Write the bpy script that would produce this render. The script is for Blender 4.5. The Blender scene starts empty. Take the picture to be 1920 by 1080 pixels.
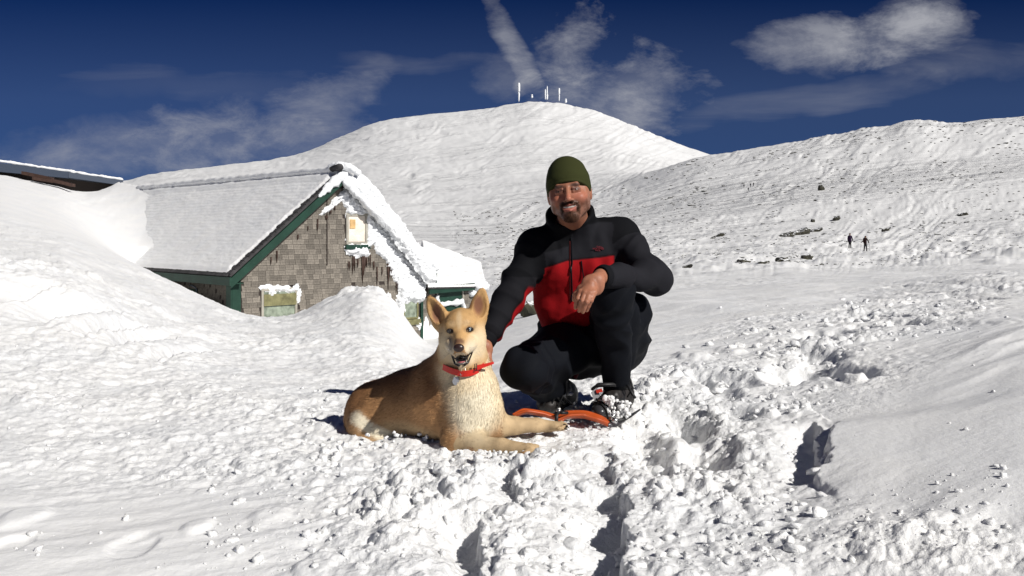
import bpy, math, random
import numpy as np
from mathutils import Vector, Matrix
random.seed(7)
sc = bpy.context.scene
COL = sc.collection

# ------------------------------------------------------------------ camera
F = 1700.0            # focal length in pixels of the 1920 wide photograph
HOR = 440.0           # image row of the horizon
CAMZ = 0.7            # eye height above the trodden snow
cam_d = bpy.data.cameras.new('camera')
cam_d.sensor_width = 36.0
cam_d.lens = 36.0 * F / 1920.0
cam_d.shift_y = (HOR - 540.0) / 1920.0
cam_d.clip_start = 0.05
cam_d.clip_end = 9000
cam = bpy.data.objects.new('camera', cam_d)
cam.location = (0, 0, CAMZ)
cam.rotation_euler = (math.radians(90), 0, 0)
COL.objects.link(cam)
sc.camera = cam

# ------------------------------------------------------------------ light
SUNV = Vector((0.62, -0.54, 0.60)).normalized()      # towards the sun
sun_d = bpy.data.lights.new('sun', 'SUN')
sun_d.energy = 4.45
sun_d.angle = math.radians(0.55)
sun_d.color = (1.0, 0.965, 0.91)
sun = bpy.data.objects.new('sun', sun_d)
sun.rotation_euler = (-SUNV).to_track_quat('-Z', 'Y').to_euler()
COL.objects.link(sun)

world = bpy.data.worlds.new('World')
sc.world = world
world.use_nodes = True
wn = world.node_tree
wn.nodes.clear()

class NB:
    """tiny node builder"""
    def __init__(s, nt): s.nt = nt
    def n(s, typ, ins=None, **props):
        nd = s.nt.nodes.new(typ)
        for k, v in props.items(): setattr(nd, k, v)
        for k, v in (ins or {}).items():
            sock = nd.inputs[k]
            if isinstance(v, bpy.types.NodeSocket): s.nt.links.new(v, sock)
            else: sock.default_value = v
        return nd
    def m(s, op, a, b=0.0, c=0.0, clamp=False):
        nd = s.n('ShaderNodeMath', {0: a, 1: b, 2: c}, operation=op)
        nd.use_clamp = clamp
        return nd.outputs[0]
    def ramp(s, fac, stops):
        nd = s.n('ShaderNodeValToRGB', {0: fac})
        e = nd.color_ramp.elements
        while len(e) < len(stops): e.new(0.5)
        for el, (p, c) in zip(e, stops):
            el.position = p
            el.color = (c, c, c, 1) if isinstance(c, (int, float)) else (*c, 1)
        return nd.outputs[0]
    def mix(s, fac, a, b, blend='MIX'):
        nd = s.n('ShaderNodeMix', data_type='RGBA', blend_type=blend)
        for sock, v in ((nd.inputs[0], fac), (nd.inputs[6], a), (nd.inputs[7], b)):
            if isinstance(v, bpy.types.NodeSocket): s.nt.links.new(v, sock)
            else: sock.default_value = v if not isinstance(v, tuple) or len(v) == 4 else (*v, 1)
        return nd.outputs[2]

def build_world():
    b = NB(wn)
    sky = b.n('ShaderNodeTexSky', sky_type='NISHITA', sun_disc=False)
    sky.sun_elevation = math.asin(SUNV.z)
    sky.sun_rotation = math.atan2(SUNV.x, SUNV.y)
    sky.altitude = 2500
    sky.air_density = 0.85
    sky.dust_density = 0.0
    sky.ozone_density = 3.0
    tc = b.n('ShaderNodeTexCoord')
    sep = b.n('ShaderNodeSeparateXYZ', {0: tc.outputs['Generated']})
    x, y, z = sep.outputs
    ay = b.m('MAXIMUM', y, 0.05)
    az = b.m('DIVIDE', x, ay)          # tangent of azimuth to the right of the summit line
    el = b.m('DIVIDE', z, ay)          # tangent of elevation
    front = b.m('GREATER_THAN', y, 0.1)
    # polarised mountain air: deepen the whole sky the same way
    deep = b.mix(1.0, sky.outputs[0], (0.024, 0.092, 0.240, 1), "MULTIPLY")
    vec = b.n('ShaderNodeCombineXYZ', {0: az, 1: el, 2: 0.0}).outputs[0]
    def noise(scale, sx, sy, detail, dist=0.0, off=(0, 0, 0), rot=0.0, rough=0.55):
        mp = b.n('ShaderNodeMapping', {0: vec, 1: off, 2: (0, 0, rot), 3: (sx, sy, 1)})
        return b.n('ShaderNodeTexNoise', {'Vector': mp.outputs[0], 'Scale': scale, 'Detail': detail,
                                          'Roughness': rough, 'Distortion': dist}).outputs[0]
    warp = noise(6, 1, 1, 4)
    def blob(px, py, rx, ry, rot=0.0, soft=1.0):
        cx, cy = (px - 960) / F, (HOR - py) / F
        dx = b.m('SUBTRACT', az, cx); dy = b.m('SUBTRACT', el, cy)
        dx = b.m('ADD', dx, b.m('MULTIPLY', b.m('SUBTRACT', warp, 0.5), 0.12))
        dy = b.m('ADD', dy, b.m('MULTIPLY', b.m('SUBTRACT', warp, 0.5), 0.07))
        c, s_ = math.cos(rot), math.sin(rot)
        u = b.m('DIVIDE', b.m('ADD', b.m('MULTIPLY', dx, c), b.m('MULTIPLY', dy, s_)), rx / F)
        v = b.m('DIVIDE', b.m('SUBTRACT', b.m('MULTIPLY', dy, c), b.m('MULTIPLY', dx, s_)), ry / F)
        r2 = b.m('ADD', b.m('MULTIPLY', u, u), b.m('MULTIPLY', v, v))
        return b.m('SUBTRACT', 1.0, r2, clamp=True)
    wisp = b.ramp(noise(8, 1, 2.2, 12, 0.25, (1.3, .2, 0), -0.35, 0.68), [(0.40, 0.0), (0.66, 1.0)])
    fine = b.ramp(noise(16, 1, 1.8, 12, 0.3, (4.3, 1.2, 0), 0.5, 0.68), [(0.40, 0.0), (0.68, 1.0)])
    streak = b.ramp(noise(5, 0.7, 4.5, 9, 0.5, (0.3, 2.2, 0), 0.12, 0.6), [(0.46, 0.0), (0.8, 1.0)])
    parts = []
    def add(bl, tex, k, base=0.0):
        q = 1 - .62 * base
        t = b.m('ADD', b.m('MULTIPLY', bl, 1.25), b.m('MULTIPLY', b.m('SUBTRACT', tex, 1.0), q), clamp=True)
        parts.append(b.m('MULTIPLY', b.m('MULTIPLY', t, b.m('ADD', b.m('MULTIPLY', tex, .45), .55)), k))
    add(blob(1590, 75, 260, 74, 0.10), wisp, 0.62, 0.62)
    add(blob(1690, 50, 150, 75, 0.6), wisp, 0.30, 0.4)
    add(blob(1500, 95, 140, 60, -0.25), fine, 0.24, 0.5)
    add(blob(1500, 190, 420, 46, 0.16), streak, 0.30, 0.35)
    add(blob(1850, 110, 300, 60, 0.05), streak, 0.30, 0.3)
    add(blob(1170, 185, 190, 115, 0.0), wisp, 0.62, 0.35)
    add(blob(1195, 165, 90, 70, 0.7), fine, 0.40, 0.4)
    add(blob(960, 80, 38, 150, 0.45), wisp, 0.50, 0.45)
    add(blob(1075, 100, 85, 120, -0.2), fine, 0.50, 0.25)
    add(blob(950, 140, 110, 60, 0.2), wisp, 0.22, 0.3)
    add(blob(600, 215, 200, 90, 0.35), wisp, 0.34, 0.2)
    add(blob(420, 250, 250, 80, 0.1), fine, 0.30, 0.4)
    add(blob(330, 275, 460, 75, 0.05), fine, 0.20, 0.9)
    add(blob(620, 190, 190, 60, 0.5), streak, 0.34, 0.5)
    add(blob(180, 290, 260, 60, 0.15), wisp, 0.32, 0.4)
    add(blob(380, 165, 520, 60, 0.0), streak, 0.24, 0.2)
    add(blob(800, 120, 300, 30, 0.02), streak, 0.20, 0.1)
    tot = parts[0]
    for p in parts[1:]: tot = b.m('ADD', tot, p)
    haze = b.m('MULTIPLY', b.m('DIVIDE', b.m('SUBTRACT', 0.27, el, clamp=True), 0.12, clamp=True), 0.125)
    deep = b.mix(haze, deep, (2.9, 4.4, 7.8, 1))
    # same thin cirrus goes on all round the sky
    far = b.n('ShaderNodeTexNoise', {'Vector': tc.outputs['Generated'], 'Scale': 2.5, 'Detail': 6.0}).outputs[0]
    farc = b.m('MULTIPLY', b.ramp(far, [(0.5, 0.0), (0.8, 0.35)]), b.m('SUBTRACT', 1.0, front))
    tot = b.m('ADD', b.m('MULTIPLY', tot, front), farc)
    tot = b.m('MINIMUM', tot, 0.92)
    col = b.mix(tot, deep, (5.6, 5.7, 6.2, 1))
    bg = b.n('ShaderNodeBackground', {0: col, 1: 0.07})
    out = b.n('ShaderNodeOutputWorld', {0: bg.outputs[0]})
build_world()

sc.view_settings.view_transform = 'Standard'
sc.view_settings.look = 'None'
sc.view_settings.exposure = 0.06
sc.view_settings.gamma = 1.0
sc.view_settings.use_curve_mapping = False
sc.render.engine = 'CYCLES'
sc.cycles.max_bounces = 5
sc.cycles.diffuse_bounces = 2

# ------------------------------------------------------------------ helpers
def P(px, py, D):
    """point seen at photograph pixel (px, py) at depth D metres in front of the camera"""
    return np.array([(px - 960.0) / F * D, D, CAMZ - (py - HOR) / F * D])

def tag(o, label=None, cat=None, group=None, kind=None):
    if label: o['label'] = label
    if cat: o['category'] = cat
    if group: o['group'] = group
    if kind: o['kind'] = kind
    return o

def empty(name, loc=(0, 0, 0)):
    o = bpy.data.objects.new(name, None)
    o.location = loc
    o.empty_display_size = 0.1
    COL.objects.link(o)
    return o

def link(name, me, mats=None, parent=None):
    o = bpy.data.objects.new(name, me)
    COL.objects.link(o)
    if mats is not None:
        for m in (mats if isinstance(mats, (list, tuple)) else [mats]): me.materials.append(m)
    if parent is not None:
        o.parent = parent
        w = parent
        off = Vector((0, 0, 0))
        while w is not None:
            off += w.location
            w = w.parent
        o.location = -off          # vertices are given in world space
    return o

def mesh_np(name, V, Q, col=None, smooth=True):
    """V (n,3); Q (m,4) or (m,3) index array"""
    me = bpy.data.meshes.new(name)
    V = np.ascontiguousarray(V, dtype=np.float32)
    Q = np.ascontiguousarray(Q, dtype=np.int32)
    k = Q.shape[1]
    me.vertices.add(len(V)); me.vertices.foreach_set('co', V.ravel())
    me.loops.add(Q.size); me.loops.foreach_set('vertex_index', Q.ravel())
    me.polygons.add(len(Q))
    me.polygons.foreach_set('loop_start', np.arange(0, Q.size, k, dtype=np.int32))
    me.polygons.foreach_set('loop_total', np.full(len(Q), k, dtype=np.int32))
    me.polygons.foreach_set('use_smooth', np.full(len(Q), bool(smooth)))
    if col is not None:
        a = me.attributes.new('col', 'FLOAT_COLOR', 'POINT')
        c = np.ones((len(V), 4), np.float32); c[:, :3] = col
        a.data.foreach_set('color', c.ravel())
    me.update(calc_edges=True)
    me.validate()
    return me

class MB:
    """collects simple shapes into one mesh"""
    def __init__(s): s.v = []; s.f = []
    def add(s, V, Fs):
        o = len(s.v)
        s.v += [tuple(map(float, p)) for p in V]
        s.f += [tuple(o + i for i in f) for f in Fs]
    def box8(s, pts):
        s.add(pts, [(0, 3, 2, 1), (4, 5, 6, 7), (0, 1, 5, 4), (1, 2, 6, 5), (2, 3, 7, 6), (3, 0, 4, 7)])
    def obox(s, o, a, b, c):
        """box with corner o and edge vectors a, b, c"""
        o, a, b, c = map(np.asarray, (o, a, b, c))
        s.box8([o, o + a, o + a + b, o + b, o + c, o + a + c, o + a + b + c, o + b + c])
    def tube(s, pts, r, n=8, cap=True):
        pts = [np.asarray(p, float) for p in pts]
        rs = r if isinstance(r, (list, tuple)) else [r] * len(pts)
        base = len(s.v); prev = None
        for i, p in enumerate(pts):
            d = pts[min(i + 1, len(pts) - 1)] - pts[max(i - 1, 0)]
            d /= (np.linalg.norm(d) + 1e-9)
            if prev is None:
                u = np.cross(d, (0, 0, 1)) if abs(d[2]) < .9 else np.cross(d, (1, 0, 0))
            else: u = prev - d * np.dot(prev, d)
            u /= np.linalg.norm(u) + 1e-9; prev = u; w = np.cross(d, u)
            for k in range(n):
                t = 2 * math.pi * k / n
                s.v.append(tuple(p + rs[i] * (u * math.cos(t) + w * math.sin(t))))
        for i in range(len(pts) - 1):
            for k in range(n):
                a = base + i * n + k; b2 = base + i * n + (k + 1) % n
                s.f.append((a, b2, b2 + n, a + n))
        if cap:
            s.f.append(tuple(base + k for k in range(n))[::-1])
            s.f.append(tuple(base + (len(pts) - 1) * n + k for k in range(n)))
    def build(s, name, mat, parent=None, smooth=False):
        me = bpy.data.meshes.new(name)
        me.from_pydata(s.v, [], s.f); me.update()
        if smooth: me.polygons.foreach_set('use_smooth', [True] * len(me.polygons))
        return link(name, me, mat, parent)

# ---- vectorised noise
def _h(ix, iy, iz, seed):
    n = (ix.astype(np.uint32) * np.uint32(374761393) + iy.astype(np.uint32) * np.uint32(668265263)
         + iz.astype(np.uint32) * np.uint32(2147483647 - 1640531) + np.uint32((seed * 1442695041) & 0xffffffff))
    n = (n ^ (n >> np.uint32(13))) * np.uint32(1274126177)
    n = (n ^ (n >> np.uint32(16))) * np.uint32(2246822519)
    return (n ^ (n >> np.uint32(15)))
def _r(h): return (h & np.uint32(0xffff)).astype(np.float32) / 65535.0
def vnoise2(x, y, seed=0):
    """gradient noise, about -1..1"""
    x = np.asarray(x, np.float32); y = np.asarray(y, np.float32)
    xi = np.floor(x); yi = np.floor(y); fx = x - xi; fy = y - yi
    xi = xi.astype(np.int64); yi = yi.astype(np.int64); z0 = np.zeros_like(xi)
    u = fx * fx * fx * (fx * (fx * 6 - 15) + 10); v = fy * fy * fy * (fy * (fy * 6 - 15) + 10)
    def g(ix, iy, dx, dy):
        a = _r(_h(ix, iy, z0, seed)) * 6.2831853
        return np.cos(a) * dx + np.sin(a) * dy
    a = g(xi, yi, fx, fy); b = g(xi + 1, yi, fx - 1, fy)
    c = g(xi, yi + 1, fx, fy - 1); d = g(xi + 1, yi + 1, fx - 1, fy - 1)
    return (a + (b - a) * u + (c - a) * v + (a - b - c + d) * u * v) * 1.5
def fbm2(x, y, oct=4, seed=0, gain=0.5, ridged=False):
    s = 0; a = 1.0; t = 0
    for i in range(oct):
        n = vnoise2(x * 2 ** i + 17.3 * i, y * 2 ** i - 9.1 * i, seed + i)
        if ridged: n = 1 - 2 * np.abs(n)
        s = s + a * n; t += a; a *= gain
    return s / t
def vnoise3(p, seed=0):
    """value noise on (n,3) points, -1..1"""
    p = np.asarray(p, np.float32)
    i = np.floor(p); f = p - i; i = i.astype(np.int64)
    u = f * f * (3 - 2 * f); s = 0
    for dx in (0, 1):
        for dy in (0, 1):
            for dz in (0, 1):
                w = (u[:, 0] if dx else 1 - u[:, 0]) * (u[:, 1] if dy else 1 - u[:, 1]) * (u[:, 2] if dz else 1 - u[:, 2])
                s = s + w * _r(_h(i[:, 0] + dx, i[:, 1] + dy, i[:, 2] + dz, seed))
    return s * 2 - 1
def clods(x, y, size, seed=0, fill=1.0, rmin=0.35, rmax=0.62):
    """height (in metres) of hemispherical lumps scattered one per cell"""
    u = x / size; v = y / size
    iu = np.floor(u).astype(np.int64); iv = np.floor(v).astype(np.int64); z0 = np.zeros_like(iu)
    out = np.zeros(np.shape(u), np.float32)
    for du in (-1, 0, 1):
        for dv in (-1, 0, 1):
            a = iu + du; b = iv + dv
            h = _h(a, b, z0, seed); r1 = _r(h); r2 = _r(h >> np.uint32(8))
            h2 = _h(a, b, z0 + 1, seed); r3 = _r(h2); r4 = _r(h2 >> np.uint32(12))
            r = (rmin + (rmax - rmin) * r3) * (r4 < fill)
            dx = u - (a + r1); dy = v - (b + r2)
            d2 = (dx * dx + dy * dy * 1.2)
            out = np.maximum(out, np.sqrt(np.maximum(r * r - d2, 0)) * size)
    return out
def sstep(a, b, x):
    t = np.clip((x - a) / (b - a), 0, 1)
    return t * t * (3 - 2 * t)

# ---- materials
def material(name, color=(.5, .5, .5), rough=0.8, attr=None, spec=0.3, bump=None, var=0.0, var_scale=5.0,
             metallic=0.0, obj_var=0.0, sss=0.0, sheen=0.0):
    m = bpy.data.materials.new(name); m.use_nodes = True
    nt = m.node_tree; b = NB(nt); bs = nt.nodes['Principled BSDF']
    bs.inputs['Roughness'].default_value = rough
    bs.inputs['Specular IOR Level'].default_value = spec
    bs.inputs['Metallic'].default_value = metallic
    if sss:
        bs.inputs['Subsurface Weight'].default_value = sss
        bs.inputs['Subsurface Radius'].default_value = (0.02, 0.012, 0.008)
        bs.inputs['Subsurface Scale'].default_value = 0.4
    if sheen: bs.inputs['Sheen Weight'].default_value = sheen
    tc = b.n('ShaderNodeTexCoord')
    if attr: c = b.n('ShaderNodeAttribute', attribute_name=attr).outputs['Color']
    else: c = (*color, 1)
    if var:
        no = b.n('ShaderNodeTexNoise', {'Vector': tc.outputs['Object'], 'Scale': var_scale, 'Detail': 5.0}).outputs[0]
        k = b.ramp(no, [(0.3, 1 - var), (0.7, 1 + var)])
        c = b.mix(1.0, c, k, 'MULTIPLY')
    if obj_var:
        oi = b.n('ShaderNodeObjectInfo').outputs['Random']
        k = b.ramp(oi, [(0, 1 - obj_var), (1, 1 + obj_var)])
        c = b.mix(1.0, c, k, 'MULTIPLY')
    if isinstance(c, bpy.types.NodeSocket): nt.links.new(c, bs.inputs['Base Color'])
    else: bs.inputs['Base Color'].default_value = c
    if bump:
        sc_, dist, strength = bump[:3]
        no = b.n('ShaderNodeTexNoise', {'Vector': tc.outputs['Object'], 'Scale': sc_, 'Detail': 6.0}).outputs[0]
        bp = b.n('ShaderNodeBump', {'Height': no, 'Distance': dist, 'Strength': strength})
        nt.links.new(bp.outputs[0], bs.inputs['Normal'])
    return m
# ------------------------------------------------------------------ terrain
TC = [-700, 0, 120, 250, 350, 440, 500, 560, 620, 690, 740, 780, 830, 900, 1000, 1150, 1300, 1500, 1700, 1920, 2600]
TR = []   # (depth, heights per column)
def zrow(D, zs): TR.append((D, np.array(zs, float)))
def yrow(D, ys): TR.append((D, CAMZ - (np.array(ys, float) - HOR) / F * D))
zrow(0.7, [.0] * 17 + [0, .01, .03, .10])
zrow(1.9, [.02, .01] + [0] * 15 + [0, .02, .05, .15])
zrow(2.6, [.04, .02, .01] + [0] * 14 + [0.01, .05, .12, .26])
zrow(3.5, [.10, .04, .02, 0, 0, 0, 0, 0, 0, 0, 0, 0, 0, 0, 0, 0, 0, .03, .09, .18, .34])
zrow(4.6, [.3, .12, .08, .03, 0, -.03, -.04, -.05, -.06, -.06, -.07, -.08, -.08, -.05, 0, 0, .02, .06, .13, .22, .4])
zrow(6, [.7, .42, .32, .15, .02, -.08, -.1, -.12, -.12, -.13, -.15, -.2, -.2, -.12, -.05, -.02, 0, .06, .12, .2, .4])
zrow(9, [.9, .52, .42, .12, -.1, -.22, -.25, -.26, -.22, -.2, -.3, -.5, -.5, -.35, -.25, -.15, -.05, .04, .1, .2, .4])
zrow(12, [1.0, .62, .5, .12, -.15, -.38, -.45, -.42, -.28, -.15, -.35, -.75, -.85, -.6, -.45, -.25, -.15, -.02, .05, .15, .3])
zrow(15, [1.2, .8, .6, .15, -.2, -.58, -.72, -.60, -.28, -.05, -.38, -.95, -1.3, -.8, -.65, -.4, -.25, -.1, 0, .1, .2])
zrow(16.5, [1.4, 1.0, .7, .2, -.3, -.70, -.85, -.85, -.75, -.55, -.8, -1.25, -1.5, -.95, -.72, -.45, -.3, -.15, 0, .05, .15])
zrow(18, [1.6, 1.2, .8, .15, -.4, -.83, -1.05, -1.1, -1.1, -1.1, -1.2, -1.4, -1.5, -1.0, -.8, -.5, -.35, -.2, -.1, 0, .1])
zrow(22, [2.1, 1.8, 1.25, -.1, -1, -1.5, -1.8, -1.9, -1.9, -1.9, -1.9, -1.9, -1.95, -1.2, -.95, -.7, -.5, -.3, -.2, -.1, 0])
zrow(28, [3.0, 2.72, 2.35, 1.2, -.6, -1.5, -1.9, -1.9, -1.9, -1.9, -1.9, -1.9, -1.9, -1.3, -1.1, -.85, -.65, -.45, -.35, -.25, -.1])
yrow(40, [430] * 3 + [460, 520, 560, 560, 560, 560, 560, 560, 560, 560, 545, 535, 525, 518, 512, 508, 500, 480])
yrow(60, [480] * 5 + [530] * 8 + [530, 522, 514, 507, 502, 497, 488, 470])
yrow(100, [470] * 5 + [505] * 8 + [503, 500, 497, 492, 485, 478, 462, 440])
yrow(180, [455] * 5 + [472] * 8 + [470, 467, 458, 448, 434, 420, 402, 380])
yrow(350, [440] * 5 + [430] * 8 + [430, 424, 405, 376, 338, 312, 292, 260])
yrow(600, [430] * 5 + [395] * 8 + [392, 380, 352, 293, 262, 230, 217, 190])
yrow(1000, [400] * 4 + [395, 385, 380, 375, 370, 362, 358, 354, 350, 345, 335, 325, 330, 300, 270, 255, 230])
yrow(1500, [380] * 3 + [362, 350, 340, 335, 325, 315, 300, 290, 285, 280, 272, 262, 270, 320, 340, 330, 300, 280])
SKY = [(-700, 380), (-100, 352), (230, 336), (300, 318), (400, 308), (500, 297), (560, 285), (620, 258), (660, 240),
       (700, 222), (750, 214), (800, 208), (880, 200), (940, 193), (965, 188), (990, 182), (1040, 183), (1060, 188), (1085, 195),
       (1115, 196), (1130, 207), (1180, 226), (1240, 252), (1300, 275), (1350, 292), (1450, 330), (1600, 380), (2600, 420)]
NC = int((2600 + 700) / 10) + 1
gc = np.linspace(-700, 2600, NC)
skyy = np.interp(gc, [a for a, _ in SKY], [b for _, b in SKY])
LD0, LD1, LST = math.log(0.7), math.log(2900), 0.02
NR = int((LD1 - LD0) / LST) + 1
gr = LD0 + np.arange(NR) * LST
rows_at_cols = [np.interp(gc, TC, z) for _, z in TR]
lds = [math.log(D) for D, _ in TR]
rows_at_cols.append(CAMZ - (skyy - HOR) / F * 2200); lds.append(math.log(2200))
rows_at_cols.append(CAMZ - (skyy + 70 - HOR) / F * 2900); lds.append(math.log(2900))
RC = np.array(rows_at_cols)
TG = np.empty((NR, NC))
for j in range(NC): TG[:, j] = np.interp(gr, lds, RC[:, j])
TG = (TG - CAMZ) / np.exp(gr)[:, None]        # tangent of elevation
def gblur(a, s, ax):
    n = int(3 * s); k = np.exp(-0.5 * (np.arange(-n, n + 1) / s) ** 2); k /= k.sum()
    pad = [(0, 0), (0, 0)]; pad[ax] = (n, n)
    p = np.pad(a, pad, mode='edge')
    out = 0
    for i, w in enumerate(k):
        sl = [slice(None)] * 2; sl[ax] = slice(i, i + a.shape[ax]); out = out + w * p[tuple(sl)]
    return out
D_ = np.exp(gr)[:, None]
base_flat = -CAMZ / D_
res = TG - base_flat                           # blur only what differs from the flat plane
res = gblur(gblur(res, 3.0, 0), 1.6, 1)
TG = res + base_flat

# hut frame
HC = np.array([(432 - 960) / F * 18.0, 18.0]); HG = np.array([.723, .690]); HS = np.array([-.69, .723])
HE = CAMZ - (518 - HOR) / F * 18.0             # eave height
HALF = 2.60; RISE = 2.16; HW = 2 * HALF
def roof_z(x, y):
    a = (x - HC[0]) * HG[0] + (y - HC[1]) * HG[1]
    return HE + (HALF - np.abs(a - HALF)) * RISE / HALF, a, (x - HC[0]) * HS[0] + (y - HC[1]) * HS[1]

def smax(a, b, k):
    h = np.maximum(k - np.abs(a - b), 0) / k
    return np.maximum(a, b) + h * h * k / 4

def terrain(px, D, detail=True):
    """height of the ground at image column px and depth D"""
    px = np.asarray(px, float); D = np.asarray(D, float)
    ld = np.log(D)
    r = np.clip((ld - LD0) / LST, 0, NR - 1.001); c = np.clip((px + 700) / 10, 0, NC - 1.001)
    i = r.astype(int); j = c.astype(int); fr = r - i; fc = c - j
    t = (TG[i, j] * (1 - fr) * (1 - fc) + TG[i + 1, j] * fr * (1 - fc) + TG[i, j + 1] * (1 - fr) * fc + TG[i + 1, j + 1] * fr * fc)
    # linear interpolation of 1/D inside a cell is what a flat plane needs
    t = t + CAMZ * ((1 - fr) / np.exp(LD0 + i * LST) + fr / np.exp(LD0 + (i + 1) * LST)) - CAMZ / D
    z = CAMZ + t * D
    x = (px - 960) / F * D
    # the drift that has buried the far end of the roof
    rz, a, s = roof_z(x, D)
    s0 = 5.0 + 4.6 * np.clip(a / HALF, -0.5, 1.0)
    dr = rz + .03 + np.clip((s - s0) * .10, 0, .35) - 3 * sstep(.55, .05, a) * sstep(5.3, 4.5, s) - 3 * sstep(1.2, .3, s) - 7 * sstep(12.5, 17.5, s) ** 1.5
    near = sstep(-1.2, 0.0, a) * sstep(6.5, 5.0, a) * (s < 18)
    ok = (near > 0) & (s > 1) & (s < 18)
    z = np.where(ok, smax(z, z * (1 - near) + np.minimum(dr, 2.45) * near, .01 + (0.3 + 1.1 * sstep(3, 6, s)) * near), z)
    return z, x

def ell(px, py, cx, cy, rx, ry, rot=0.0):
    dx = px - cx; dy = py - cy; c, s = math.cos(rot), math.sin(rot)
    u = (dx * c + dy * s) / rx; v = (dy * c - dx * s) / ry
    return np.exp(-np.maximum(u * u + v * v - 0.35, 0) * 1.6)

def poly_sd(x, y, pts):
    """signed distance to polygon, negative inside"""
    pts = np.array(pts, float); n = len(pts)
    d = np.full(np.shape(x), 1e9); ins = np.zeros(np.shape(x), bool)
    for k in range(n):
        ax, ay = pts[k]; bx, by = pts[(k + 1) % n]
        ex, ey = bx - ax, by - ay
        wx, wy = x - ax, y - ay
        t = np.clip((wx * ex + wy * ey) / (ex * ex + ey * ey + 1e-12), 0, 1)
        d = np.minimum(d, np.hypot(wx - t * ex, wy - t * ey))
        c = ((ay > y) != (by > y)) & (x < (bx - ax) * (y - ay) / (by - ay + 1e-12) + ax)
        ins ^= c
    return np.where(ins, -d, d)

def G(px, py):
    """ground point (x, D) under an image point near the camera"""
    D = CAMZ * F / (py - HOR)
    return ((px - 960) / F * D, D)

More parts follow.
